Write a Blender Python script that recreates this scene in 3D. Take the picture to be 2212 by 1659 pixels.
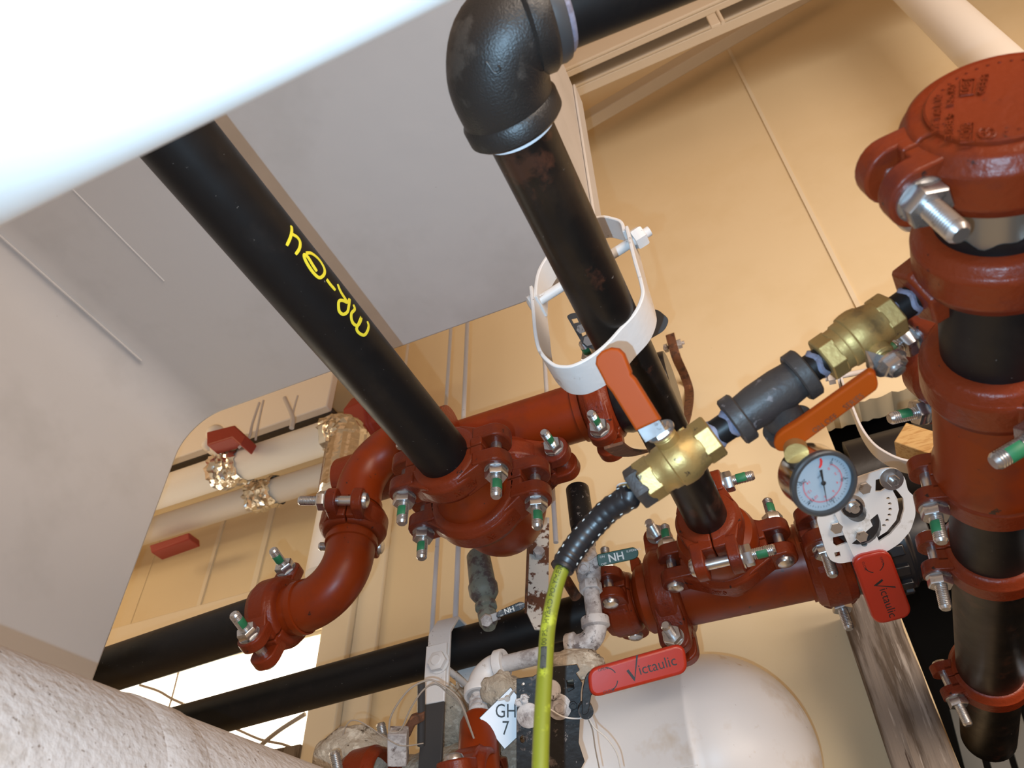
import bpy, bmesh, math, random
from mathutils import Vector, Matrix, noise
random.seed(7)
V = Vector
for o in list(bpy.data.objects): bpy.data.objects.remove(o)
SC = bpy.context.scene
COL = SC.collection
PI = math.pi

# ------------------------------------------------------------------ camera
# solved from the photograph's three vanishing points (x along the wall, y into it, z up)
W, H, F = 2212.0, 1659.0, 1657.07
CAM = V((0.0, 0.0, 1.5))
RR = V((0.90950981, 0.41546195, -0.01353812))      # right of the camera
DD = V((-0.29766197, 0.62820309, -0.71885898))     # down
FF = V((-0.29015387, 0.65783907, 0.69502409))      # forward
cam_d = bpy.data.cameras.new('camera')
cam = bpy.data.objects.new('camera', cam_d)
COL.objects.link(cam)
cam.matrix_world = Matrix(((RR.x, -DD.x, -FF.x, CAM.x), (RR.y, -DD.y, -FF.y, CAM.y), (RR.z, -DD.z, -FF.z, CAM.z), (0, 0, 0, 1)))
cam_d.sensor_fit = 'HORIZONTAL'
cam_d.sensor_width = 36.0
cam_d.lens = F / W * 36.0
cam_d.clip_start = 0.01
cam_d.dof.use_dof = True
cam_d.dof.focus_distance = 1.05
cam_d.dof.aperture_fstop = 9.0
SC.camera = cam

# ------------------------------------------------------------------ light
SC.view_settings.view_transform = 'Standard'
SC.view_settings.look = 'None'
SC.view_settings.gamma = 1.0
SC.view_settings.use_curve_mapping = False
SC.view_settings.exposure = 0.0
wd = bpy.data.worlds.new('world'); SC.world = wd
wd.use_nodes = True
bg = wd.node_tree.nodes['Background']
bg.inputs[0].default_value = (1.0, 0.56, 0.28, 1)
bg.inputs[1].default_value = 0.54

def light(name, kind, loc, energy, color, aim=None, **kw):
    d = bpy.data.lights.new(name, kind)
    d.energy = energy; d.color = color
    for k, v in kw.items(): setattr(d, k, v)
    o = bpy.data.objects.new(name, d); COL.objects.link(o)
    o.location = loc
    if aim is not None:
        o.rotation_euler = (V(aim) - V(loc)).to_track_quat('-Z', 'Y').to_euler()
    return o
# the phone's flash, beside the lens
FL = CAM - RR * 0.027 + DD * 0.026 - FF * 0.004
light('phone_flash', 'SPOT', FL, 26.5, (0.46, 0.74, 1.0), aim=FL + FF + RR * .05, shadow_soft_size=0.003, spot_size=math.radians(122), spot_blend=1.0)
# the room's warm lamp, to the right of and behind the camera
light('room_and_fill_lamp', 'AREA', (1.9, -1.3, 1.9), 62.0, (1.0, 0.84, 0.70), aim=(0.9, 1.6, 1.9), spread=math.radians(115), shape='RECTANGLE', size=2.2, size_y=1.4)
light('room_and_fill_lamp', 'AREA', (-2.6, 0.45, 2.9), 6.0, (1.0, 0.74, 0.44), aim=(-1.5, 1.6, 2.8), shape='RECTANGLE', size=0.9, size_y=0.3)  # added fill light that brightens the left wall and its pipes

# ------------------------------------------------------------------ picture geometry
def ray(px, py):
    return RR * ((px - W / 2) / F) + DD * ((py - H / 2) / F) + FF
def P(px, py, z):                     # the point at depth z seen at a pixel of the photograph
    return CAM + ray(px, py) * z
def on(px, py, ax, val):              # ... on an axis plane
    d = ray(px, py); return CAM + d * ((val - CAM[ax]) / d[ax])
def onp(px, py, o, n):                # ... on any plane
    d = ray(px, py); return CAM + d * ((o - CAM).dot(n) / d.dot(n))
def oncyl(px, py, p0, ax, r):         # ... on a pipe's skin
    ax = ax.normalized(); d = ray(px, py); m = CAM - p0
    dn = d - ax * d.dot(ax); mn = m - ax * m.dot(ax)
    a, b, c = dn.dot(dn), 2 * dn.dot(mn), mn.dot(mn) - r * r
    q = b * b - 4 * a * c
    t = (-b - math.sqrt(max(q, 0))) / (2 * a)
    p = CAM + d * t; rel = p - p0; return p, (rel - ax * rel.dot(ax)).normalized()
EX, EY, EZ = V((1, 0, 0)), V((0, 1, 0)), V((0, 0, 1))
def frame(o, x, z):                   # matrix with local x along x and local z near z
    x = V(x).normalized(); z = V(z); z = (z - x * z.dot(x)).normalized(); y = z.cross(x)
    return Matrix(((x.x, y.x, z.x, o[0]), (x.y, y.y, z.y, o[1]), (x.z, y.z, z.z, o[2]), (0, 0, 0, 1)))

# ------------------------------------------------------------------ materials
def mat(name, col, rough=0.5, metal=0.0, bump=None, spots=(), rvar=0.0, spec=0.5, coat=0.0, stretch=None):
    """spots: (colour, noise scale, threshold, softness) layers of dirt, wear or rust with shapes of their own"""
    m = bpy.data.materials.new(name); m.use_nodes = True
    nt = m.node_tree; N = nt.nodes; L = nt.links
    b = N['Principled BSDF']
    b.inputs['Roughness'].default_value = rough; b.inputs['Metallic'].default_value = metal
    b.inputs['Specular IOR Level'].default_value = spec
    b.inputs['Coat Weight'].default_value = coat
    tc = N.new('ShaderNodeTexCoord'); src = tc.outputs['Object']
    if stretch:
        mp = N.new('ShaderNodeMapping'); mp.inputs['Scale'].default_value = stretch
        L.new(src, mp.inputs['Vector']); src = mp.outputs['Vector']
    rgb = N.new('ShaderNodeRGB'); rgb.outputs[0].default_value = (*col, 1); cur = rgb.outputs[0]
    for i, (c, sc, th, so) in enumerate(spots):
        n = N.new('ShaderNodeTexNoise'); n.noise_dimensions = '4D'; n.inputs['W'].default_value = 3.7 * i + len(name)
        n.inputs['Scale'].default_value = sc; n.inputs['Detail'].default_value = 5; n.inputs['Roughness'].default_value = 0.65
        L.new(src, n.inputs['Vector'])
        r = N.new('ShaderNodeMapRange'); th = 0.5 + (th - 0.5) * 0.72; so = so * 0.75
        r.inputs['From Min'].default_value = th; r.inputs['From Max'].default_value = th + so
        L.new(n.outputs['Fac'], r.inputs['Value'])
        x = N.new('ShaderNodeMix'); x.data_type = 'RGBA'
        L.new(r.outputs[0], x.inputs['Factor']); L.new(cur, x.inputs['A']); x.inputs['B'].default_value = (*c, 1)
        cur = x.outputs['Result']
    L.new(cur, b.inputs['Base Color'])
    if rvar:
        n = N.new('ShaderNodeTexNoise'); n.inputs['Scale'].default_value = 40; n.inputs['Detail'].default_value = 4
        L.new(src, n.inputs['Vector'])
        r = N.new('ShaderNodeMapRange'); r.inputs['To Min'].default_value = max(rough - rvar, 0.03); r.inputs['To Max'].default_value = min(rough + rvar, 1)
        L.new(n.outputs['Fac'], r.inputs['Value']); L.new(r.outputs[0], b.inputs['Roughness'])
    if bump:
        n = N.new('ShaderNodeTexNoise'); n.inputs['Scale'].default_value = bump[0]; n.inputs['Detail'].default_value = 3
        L.new(src, n.inputs['Vector'])
        bp = N.new('ShaderNodeBump'); bp.inputs['Strength'].default_value = bump[1]; bp.inputs['Distance'].default_value = bump[2] if len(bump) > 2 else 0.001
        L.new(n.outputs['Fac'], bp.inputs['Height']); L.new(bp.outputs[0], b.inputs['Normal'])
    return m
def emit(name, col, s):
    m = bpy.data.materials.new(name); m.use_nodes = True; b = m.node_tree.nodes['Principled BSDF']
    b.inputs['Base Color'].default_value = (0.8, 0.8, 0.8, 1); b.inputs['Emission Color'].default_value = (*col, 1); b.inputs['Emission Strength'].default_value = s
    return m
M = {}
M['red'] = mat('red oxide paint', (0.185, 0.025, 0.006), 0.36, spec=0.28, bump=(190, 0.35, 0.002), spots=[((0.12, 0.02, 0.011), 14, 0.52, 0.2), ((0.03, 0.012, 0.01), 55, 0.70, 0.03)], rvar=0.1)
M['redsmooth'] = mat('smooth red fitting paint', (0.215, 0.027, 0.003), 0.36, spec=0.28, bump=(40, 0.08, 0.002), spots=[((0.14, 0.023, 0.01), 9, 0.5, 0.25), ((0.04, 0.015, 0.01), 60, 0.71, 0.03)], rvar=0.08)
M['black'] = mat('black steel pipe', (0.006, 0.006, 0.0065), 0.46, spots=[((0.013, 0.011, 0.010), 18, 0.55, 0.2), ((0.16, 0.15, 0.14), 160, 0.74, 0.03)], rvar=0.10, bump=(200, 0.05), spec=0.32)
M['blackrust'] = mat('black pipe with rust patches', (0.007, 0.006, 0.0055), 0.36, spots=[((0.016, 0.011, 0.008), 14, 0.5, 0.2), ((0.05, 0.02, 0.012), 20, 0.565, 0.10), ((0.17, 0.15, 0.13), 140, 0.75, 0.03)], rvar=0.12, bump=(120, 0.1), spec=0.4)
M['iron'] = mat('cast black iron', (0.014, 0.0135, 0.013), 0.42, bump=(560, 0.42, 0.001), spots=[((0.045, 0.04, 0.035), 30, 0.58, 0.1)], spec=0.6)
M['greyiron'] = mat('dusty malleable iron', (0.045, 0.039, 0.036), 0.5, bump=(260, 0.4), spots=[((0.035, 0.03, 0.03), 40, 0.5, 0.15), ((0.14, 0.12, 0.12), 90, 0.66, 0.05)])
M['valveblack'] = mat('glossy black coated valve', (0.010, 0.010, 0.012), 0.28, bump=(60, 0.15), spec=0.5)
M['zinc'] = mat('zinc plated steel', (0.62, 0.63, 0.64), 0.3, 0.95, rvar=0.12, spots=[((0.36, 0.36, 0.36), 120, 0.6, 0.1)])
M['zincplate'] = mat('bright zinc plate', (0.93, 0.91, 0.88), 0.4, 0.25, spots=[((0.7, 0.66, 0.6), 40, 0.62, 0.1)])
M['green'] = mat('green thread locker', (0.02, 0.18, 0.075), 0.5)
M['brass'] = mat('brass', (0.46, 0.32, 0.12), 0.46, 0.7, bump=(240, 0.3), rvar=0.1, spots=[((0.32, 0.23, 0.10), 40, 0.58, 0.1), ((0.10, 0.075, 0.05), 60, 0.70, 0.04)])
M['orange'] = mat('orange vinyl', (0.36, 0.055, 0.002), 0.5, bump=(50, 0.1), spec=0.2)
M['redvinyl'] = mat('red vinyl', (0.42, 0.026, 0.010), 0.30, coat=0.1, bump=(40, 0.1), spots=[((0.42, 0.03, 0.02), 30, 0.6, 0.1)])
M['greenvinyl'] = mat('green vinyl', (0.004, 0.046, 0.014), 0.4, spec=0.3)
M['white'] = mat('white paint on steel', (0.72, 0.71, 0.70), 0.42, bump=(110, 0.3, 0.0015), spots=[((0.45, 0.40, 0.36), 45, 0.66, 0.06), ((0.08, 0.06, 0.05), 110, 0.745, 0.02)])
M['whiterod'] = mat('grey white paint', (0.62, 0.61, 0.62), 0.5, spots=[((0.3, 0.28, 0.28), 60, 0.7, 0.05)])
M['whitedirty'] = mat('dirty white paint', (0.55, 0.53, 0.52), 0.5, bump=(130, 0.6, 0.0015), spots=[((0.33, 0.30, 0.29), 40, 0.47, 0.14), ((0.15, 0.125, 0.12), 60, 0.58, 0.10), ((0.03, 0.025, 0.02), 90, 0.67, 0.05)])
M['rust'] = mat('rusted steel', (0.13, 0.05, 0.022), 0.75, bump=(110, 0.7, 0.002), spots=[((0.05, 0.022, 0.012), 45, 0.52, 0.15), ((0.24, 0.10, 0.04), 70, 0.62, 0.08)])
M['rustwhite'] = mat('white paint flaking to rust', (0.62, 0.57, 0.5), 0.6, bump=(90, 0.4), spots=[((0.12, 0.042, 0.02), 30, 0.50, 0.05), ((0.05, 0.02, 0.012), 60, 0.64, 0.05)])
M['verd'] = mat('weathered bronze', (0.19, 0.20, 0.16), 0.6, bump=(120, 0.5), spots=[((0.10, 0.075, 0.07), 40, 0.5, 0.1), ((0.30, 0.29, 0.27), 90, 0.66, 0.06)])
M['duct'] = mat('painted grey duct', (0.56, 0.55, 0.545), 0.55, bump=(5, 0.25, 0.01), spots=[((0.50, 0.49, 0.48), 3, 0.5, 0.2), ((0.3, 0.28, 0.27), 130, 0.775, 0.02)])
M['insul'] = mat('white insulation jacket', (0.86, 0.85, 0.82), 0.6, bump=(30, 0.2, 0.002))
M['canvas'] = mat('rough canvas jacket', (0.66, 0.62, 0.59), 0.8, bump=(120, 0.9, 0.003), spots=[((0.50, 0.44, 0.38), 14, 0.55, 0.15), ((0.30, 0.24, 0.20), 160, 0.66, 0.05)])
M['foil'] = mat('aluminium foil wrap', (0.85, 0.83, 0.78), 0.22, 1.0, bump=(35, 0.6, 0.005))
M['wall'] = mat('cream wall paint', (0.72, 0.605, 0.40), 0.7, bump=(60, 0.12), spots=[((0.69, 0.57, 0.36), 2.0, 0.5, 0.2), ((0.28, 0.2, 0.12), 100, 0.765, 0.02)])
M['wallpale'] = mat('pale trim paint', (0.74, 0.66, 0.5), 0.6)
M['deck'] = mat('painted roof deck', (0.66, 0.6, 0.5), 0.6)
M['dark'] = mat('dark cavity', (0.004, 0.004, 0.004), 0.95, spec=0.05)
M['floor'] = mat('concrete floor', (0.4, 0.36, 0.31), 0.8, bump=(20, 0.3))
M['wood'] = mat('weathered grey timber', (0.20, 0.165, 0.135), 0.85, bump=(60, 1.0, 0.006), stretch=(1, 1, 0.10), spots=[((0.09, 0.065, 0.045), 40, 0.5, 0.12), ((0.33, 0.29, 0.25), 70, 0.60, 0.08), ((0.05, 0.03, 0.02), 45, 0.66, 0.05)])
M['pine'] = mat('yellow pine', (0.52, 0.33, 0.13), 0.6, stretch=(1, 8, 8), spots=[((0.40, 0.22, 0.07), 25, 0.5, 0.1)])
M['hose'] = mat('yellow hose', (0.20, 0.21, 0.014), 0.42, bump=(80, 0.15), spots=[((0.38, 0.40, 0.03), 60, 0.58, 0.12)])
M['rubber'] = mat('black rubber', (0.012, 0.012, 0.014), 0.38, bump=(70, 0.3))
M['chrome'] = mat('stainless gauge case', (0.78, 0.72, 0.62), 0.16, 1.0)
M['bezel'] = mat('dark crimped ring', (0.08, 0.085, 0.09), 0.3, 0.6)
M['dial'] = mat('white dial', (0.27, 0.32, 0.36), 0.5, spec=0.3)
M['ink'] = mat('black ink', (0.012, 0.012, 0.012), 0.5)
M['redink'] = mat('red ink', (0.55, 0.03, 0.03), 0.5)
M['whiteink'] = mat('white print', (0.75, 0.76, 0.72), 0.5)
M['paintpen'] = mat('yellow paint marker', (0.78, 0.68, 0.04), 0.5)
M['sign'] = mat('white engraved plastic', (0.78, 0.82, 0.86), 0.35)
M['tank'] = mat('white tank enamel', (0.76, 0.77, 0.78), 0.38, bump=(14, 0.15, 0.003), spots=[((0.60, 0.53, 0.44), 7, 0.55, 0.2), ((0.45, 0.31, 0.16), 12, 0.66, 0.14), ((0.3, 0.26, 0.24), 70, 0.75, 0.03)])
M['fluff'] = mat('torn insulation', (0.42, 0.36, 0.28), 0.95, bump=(90, 1.0, 0.006), spots=[((0.60, 0.54, 0.44), 60, 0.55, 0.1), ((0.12, 0.09, 0.06), 50, 0.62, 0.06)])
M['grime'] = mat('grimy black coated steel', (0.011, 0.0105, 0.0105), 0.42, spec=0.3, bump=(90, 0.3, 0.0015), spots=[((0.10, 0.08, 0.07), 40, 0.58, 0.08), ((0.24, 0.22, 0.21), 110, 0.66, 0.06)])
M['darksteel'] = mat('dark grey painted plate', (0.06, 0.06, 0.062), 0.45, 0.2)
M['wire'] = mat('grey wire', (0.32, 0.27, 0.22), 0.5)
M['zip'] = mat('nylon tie', (0.7, 0.68, 0.64), 0.4)
M['caulk'] = mat('pipe dope', (0.20, 0.21, 0.29), 0.5, bump=(140, 0.6, 0.002), spots=[((0.16, 0.15, 0.19), 70, 0.55, 0.06)])
M['tape'] = mat('white thread tape', (0.75, 0.80, 0.85), 0.4)
M['steelnip'] = mat('bare grooved steel', (0.30, 0.29, 0.26), 0.28, 0.8, spots=[((0.14, 0.13, 0.12), 20, 0.5, 0.1)])
M['greybeam'] = mat('grey green steel', (0.06, 0.062, 0.055), 0.5)
M['redhanger'] = mat('red primer steel', (0.30, 0.03, 0.018), 0.5)
M['glow'] = emit('daylight window pane', (1.0, 0.90, 0.72), 5.0)

# ------------------------------------------------------------------ mesh tools
class MB:
    def __init__(s): s.v = []; s.f = []
    def add(s, vs, fs):
        n = len(s.v); s.v += [V(q) for q in vs]; s.f += [[i + n for i in f] for f in fs]; return s
    def lathe(s, prof, o=(0, 0, 0), a=(0, 0, 1), seg=32, a0=0.0, a1=None, ref=None, ends=True):
        """prof: (distance along the axis, radius)"""
        o = V(o); a = V(a).normalized()
        r = V(ref) if ref is not None else (EX if abs(a.x) < 0.8 else EY)
        u = (r - a * r.dot(a)).normalized(); w = a.cross(u)
        full = a1 is None; n = seg if full else seg + 1
        vs = []
        for t, rad in prof:
            for k in range(n):
                th = a0 + (2 * PI * k / seg if full else (a1 - a0) * k / seg)
                vs.append(o + a * t + (u * math.cos(th) + w * math.sin(th)) * max(rad, 1e-6))
        fs = []; m = len(prof)
        for i in range(m - 1):
            for k in range(seg):
                k2 = (k + 1) % n
                fs.append([i * n + k, i * n + k2, (i + 1) * n + k2, (i + 1) * n + k])
        if full:
            if prof[0][1] > 1e-5 and ends: fs.append([k for k in range(n)][::-1])
            if prof[-1][1] > 1e-5 and ends: fs.append([(m - 1) * n + k for k in range(n)])
        elif ends:
            fs.append([i * n for i in range(m)]); fs.append([i * n + n - 1 for i in range(m)][::-1])
        return s.add(vs, fs)
    def tube(s, p0, p1, r, r1=None, seg=28):
        p0 = V(p0); p1 = V(p1); L = (p1 - p0).length
        return s.lathe([(0, r), (L, r if r1 is None else r1)], p0, p1 - p0, seg)
    def sweep(s, path, rad, seg=20, caps=True, sect=None, up=None):
        """a round (or any sect: list of (a,b)) section along a path"""
        path = [V(p) for p in path]; n = len(path)
        T = [(path[min(i + 1, n - 1)] - path[max(i - 1, 0)]).normalized() for i in range(n)]
        r0 = V(up) if up is not None else (EZ if abs(T[0].z) < 0.8 else EX)
        nrm = (r0 - T[0] * r0.dot(T[0])).normalized(); vs = []
        m = len(sect) if sect else seg
        for i in range(n):
            nrm = (nrm - T[i] * nrm.dot(T[i])).normalized(); b = T[i].cross(nrm)
            R = rad[i] if isinstance(rad, (list, tuple)) else rad
            for k in range(m):
                if sect: c = nrm * sect[k][0] + b * sect[k][1]
                else: th = 2 * PI * k / m; c = (nrm * math.cos(th) + b * math.sin(th)) * R
                vs.append(path[i] + c)
        fs = [[i * m + k, i * m + (k + 1) % m, (i + 1) * m + (k + 1) % m, (i + 1) * m + k] for i in range(n - 1) for k in range(m)]
        if caps: fs.append(list(range(m))[::-1]); fs.append([(n - 1) * m + k for k in range(m)])
        return s.add(vs, fs)
    def box(s, c, x, y, z):
        c, x, y, z = V(c), V(x), V(y), V(z)
        vs = [c + x * i + y * j + z * k for i in (-1, 1) for j in (-1, 1) for k in (-1, 1)]
        return s.add(vs, [[0, 1, 3, 2], [4, 6, 7, 5], [0, 4, 5, 1], [2, 3, 7, 6], [0, 2, 6, 4], [1, 5, 7, 3]])
    def aabb(s, lo, hi):
        lo, hi = V(lo), V(hi); c = (lo + hi) / 2; h = (hi - lo) / 2
        return s.box(c, EX * h.x, EY * h.y, EZ * h.z)
    def prism(s, pts, off):
        """a polygon of 3D points given thickness by the vector off"""
        pts = [V(p) for p in pts]; off = V(off); n = len(pts)
        return s.add(pts + [p + off for p in pts], [list(range(n))[::-1], [n + i for i in range(n)]] + [[i, (i + 1) % n, n + (i + 1) % n, n + i] for i in range(n)])
    def hexa(s, o, a, r, h, ref=None, ch=0.0, n=6):
        o = V(o); a = V(a).normalized()
        return s.lathe(([(0, r * (1 - ch)), (h * 0.12, r), (h * 0.88, r), (h, r * (1 - ch))] if ch else [(0, r), (h, r)]), o, a, n, ref=ref)
    def build(s, name, m, parent=None, bevel=0.0, angle=38, segs=2):
        me = bpy.data.meshes.new(name)
        me.from_pydata([tuple(q) for q in s.v], [], s.f); me.validate()
        bm = bmesh.new(); bm.from_mesh(me); bmesh.ops.recalc_face_normals(bm, faces=bm.faces); bm.to_mesh(me); bm.free()
        me.shade_smooth(); me.set_sharp_from_angle(angle=math.radians(angle))
        me.materials.append(M[m] if isinstance(m, str) else m)
        o = bpy.data.objects.new(name, me); COL.objects.link(o)
        if parent is not None: o.parent = parent
        if bevel:
            b = o.modifiers.new('bevel', 'BEVEL'); b.width = bevel; b.segments = segs; b.limit_method = 'ANGLE'; b.angle_limit = math.radians(40)
        return o
def thing(name, label, cat, mw=None, group=None):
    o = bpy.data.objects.new(name, None); COL.objects.link(o); o.empty_display_size = 0.02
    if mw is not None: o.matrix_world = mw if isinstance(mw, Matrix) else Matrix.Translation(mw)
    o['label'] = label; o['category'] = cat
    if group: o['group'] = group
    return o
def tag(o, label, cat, group=None):
    o['label'] = label; o['category'] = cat
    if group: o['group'] = group
    return o
def struct(o): o['kind'] = 'structure'; return o
def loc(t, p):                        # a world point in a thing's own frame
    return t.matrix_world.inverted() @ V(p)
def locv(t, d):
    return t.matrix_world.inverted().to_3x3() @ V(d)
def arc(c, u, w, r, a0, a1, n=14):
    return [V(c) + (V(u) * math.cos(a0 + (a1 - a0) * i / n) + V(w) * math.sin(a0 + (a1 - a0) * i / n)) * r for i in range(n + 1)]
def smooth_path(pts, n=8):            # Catmull-Rom through the points
    pts = [V(p) for p in pts]; q = [pts[0] * 2 - pts[1]] + pts + [pts[-1] * 2 - pts[-2]]; out = []
    for i in range(1, len(q) - 2):
        for k in range(n):
            t = k / n; a, b, c, d = q[i - 1], q[i], q[i + 1], q[i + 2]
            out.append(0.5 * ((2 * b) + (c - a) * t + (2 * a - 5 * b + 4 * c - d) * t * t + (3 * b - a - 3 * c + d) * t * t * t))
    out.append(pts[-1]); return out
_dg = None
def flat2d(fn_make, kind, name):
    cu = bpy.data.curves.new(name, kind); fn_make(cu)
    ob = bpy.data.objects.new(name, cu); COL.objects.link(ob)
    dg = bpy.context.evaluated_depsgraph_get(); dg.update()
    me = bpy.data.meshes.new_from_object(ob.evaluated_get(dg))
    vs = [V(v.co) for v in me.vertices]; fs = [list(p.vertices) for p in me.polygons]
    bpy.data.objects.remove(ob); bpy.data.curves.remove(cu); bpy.data.meshes.remove(me)
    return vs, fs
def text2d(s, size, extrude=0.0, align='CENTER', shear=0.0, bold=0.0, space=1.0):
    def mk(cu):
        cu.body = s; cu.size = size; cu.extrude = extrude; cu.align_x = align; cu.align_y = 'CENTER'; cu.resolution_u = 3; cu.shear = shear; cu.offset = bold; cu.space_character = space
    return flat2d(mk, 'FONT', 'lettering')
def put_text(s, size, fn, name, m, parent, extrude=0.0, **kw):
    """fn maps the text's (u, v, height) into the parent's frame"""
    vs, fs = text2d(s, size, extrude, **kw)
    mb = MB(); mb.add([fn(v.x, v.y, v.z) for v in vs], fs); return mb.build(name, m, parent, angle=20)
def holed(outer, holes, t, fn, mb, bev=0.0):
    """a plate with true holes; outlines in 2D, thickness t, fn maps (u,v,h) to space"""
    def mk(cu):
        cu.dimensions = '2D'; cu.fill_mode = 'BOTH'; cu.extrude = t / 2; cu.bevel_depth = bev
        for ol in [outer] + holes:
            sp = cu.splines.new('POLY'); sp.points.add(len(ol) - 1)
            for i, q in enumerate(ol): sp.points[i].co = (q[0], q[1], 0, 1)
            sp.use_cyclic_u = True
    vs, fs = flat2d(mk, 'CURVE', 'plate'); mb.add([fn(v.x, v.y, v.z) for v in vs], fs); return mb
def circ(cx, cy, r, n=20): return [(cx + r * math.cos(2 * PI * i / n), cy + r * math.sin(2 * PI * i / n)) for i in range(n)]
def rrect(x0, y0, x1, y1, r, n=5):
    out = []
    for (cx, cy, a) in ((x1 - r, y1 - r, 0), (x0 + r, y1 - r, PI / 2), (x0 + r, y0 + r, PI), (x1 - r, y0 + r, 1.5 * PI)):
        out += [(cx + r * math.cos(a + PI / 2 * i / n), cy + r * math.sin(a + PI / 2 * i / n)) for i in range(n + 1)]
    return out
def round_poly(pts, r, n=5):
    out = []; m = len(pts)
    for i in range(m):
        p, a, b = V(pts[i]), V(pts[i - 1]), V(pts[(i + 1) % m])
        d0 = (a - p); d1 = (b - p); q = min(r, d0.length * 0.45, d1.length * 0.45)
        s, e = p + d0.normalized() * q, p + d1.normalized() * q
        out += [((1 - k / n) ** 2) * s + 2 * (k / n) * (1 - k / n) * p + ((k / n) ** 2) * e for k in range(n + 1)]
    return out
def ribbon(lines, w, name, m, parent, lift=0.0006):
    """painted strokes: each line is [(point, normal), ...] in the parent's frame"""
    mb = MB()
    for ln in lines:
        vs = []; n = len(ln)
        for i, (p, nn) in enumerate(ln):
            t = (ln[min(i + 1, n - 1)][0] - ln[max(i - 1, 0)][0]).normalized(); b = t.cross(nn).normalized()
            ww = w * (0.75 if i in (0, n - 1) else 1)
            vs += [p + nn * lift + b * ww / 2, p + nn * lift - b * ww / 2, p + nn * lift * 0.2 + b * ww * .55, p + nn * lift * 0.2 - b * ww * .55]
        fs = []
        for i in range(n - 1):
            a, c = 4 * i, 4 * i + 4
            fs += [[a, a + 1, c + 1, c], [a + 2, a, c, c + 2], [a + 1, a + 3, c + 3, c + 1]]
        mb.add(vs, fs)
    return mb.build(name, m, parent)
# ------------------------------------------------------------------ setting
YW = 1.6                                              # face of the back wall
ZC = 4.9
hx0 = on(1778, 905, 1, YW).x; hz = on(1850, 868, 1, YW).z          # opening at the right
wx1 = on(684, 1530, 1, YW).x; wz1 = on(420, 1420, 1, YW).z; wz0 = on(650, 1622, 1, YW).z; wx0 = -3.7
mb = MB()
rag = [(hx0 + 0.9 * i / 70, hz + random.uniform(-0.006, 0.004)) for i in range(71)]
outer = [(-4.2, 0), (hx0, 0)] + rag + [(1.95, hz), (1.95, 0), (2.6, 0), (2.6, ZC), (-4.2, ZC)]
holed(outer, [[(wx0, wz0), (wx0, wz1), (wx1, wz1), (wx1, wz0)]], 0.08, lambda u, v, h: V((u, YW + 0.04 + h, v)), mb)
struct(mb.build('wall_back', 'wall'))
mb = MB()                                              # space behind the opening, its lack of light painted as black walls
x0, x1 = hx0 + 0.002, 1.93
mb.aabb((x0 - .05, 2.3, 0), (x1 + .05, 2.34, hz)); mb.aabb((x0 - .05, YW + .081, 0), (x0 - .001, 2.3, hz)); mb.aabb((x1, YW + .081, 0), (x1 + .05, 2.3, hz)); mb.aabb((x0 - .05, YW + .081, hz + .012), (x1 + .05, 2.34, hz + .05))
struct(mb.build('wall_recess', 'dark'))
struct(MB().aabb((-4.2, -2.0, -0.05), (2.6, 2.4, 0)).build('floor', 'floor'))
mb = MB(); mb.aabb((-4.2, -1.0, ZC + .06), (2.6, YW + .08, ZC + .1))
for k in range(9): mb.aabb((-4.2, 0.1 + .16 * k, ZC), (2.6, .18 + .16 * k, ZC + .06))
struct(mb.build('ceiling', 'deck'))
# wall battens over the panel joints
def batten(n, a, b, w, pr=.006, m='wallpale'):
    pa, pb = on(*a, 1, YW), on(*b, 1, YW); xm = (pa.x + pb.x) / 2
    struct(MB().aabb((xm - w / 2, YW - pr, pb.z), (xm + w / 2, YW, pa.z)).build('trim_%d' % n, m))
batten(1, (1560, 100), (1871, 665), .012)
batten(2, (500, 1075), (428, 1316), .014)
batten(3, (600, 1055), (549, 1277), .020)
batten(4, (340, 1150), (284, 1372), .010, .002, 'wall')
# window
zt = on(420, 1322, 1, YW).z
struct(MB().aabb((wx0, YW - .03, wz1), (wx1 + .02, YW, zt)).build('trim_5', 'wallpale', bevel=.004))
xa, xb = on(746, 1536, 1, YW).x, on(801, 1549, 1, YW).x
zj = on(800, 1000, 1, YW).z
struct(MB().aabb((wx1, YW - .035, 1.2), (xa, YW, zj)).build('trim_6', 'wallpale', bevel=.004))
struct(MB().aabb((xa + .001, YW - .015, 1.2), (xb, YW, zj)).build('trim_7', 'wallpale', bevel=.004))
struct(MB().aabb((wx0, YW - .04, wz0 - .035), (wx1, YW + .02, wz0)).build('trim_8', 'wood'))
t = thing('window_1', 'bright white daylight window between the two black pipes at lower left', 'window', V(((wx0 + wx1) / 2, YW, wz0))); struct(t)
def wbox(lo, hi): return MB().aabb(loc(t, lo), loc(t, hi))
wbox((wx0, YW + .05, wz0), (wx1, YW + .058, wz1)).build('pane', 'glow', t)
mb = MB()
for lo, hi in (((wx0, YW + .02, wz0), (wx0 + .03, YW + .06, wz1)), ((wx1 - .012, YW + .02, wz0), (wx1, YW + .06, wz1)), ((wx0, YW + .02, wz0), (wx1, YW + .06, wz0 + .012)), ((wx0, YW + .02, wz1 - .012), (wx1, YW + .06, wz1))):
    mb.aabb(loc(t, lo), loc(t, hi))
mb.build('frame', 'wallpale', t)
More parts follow.
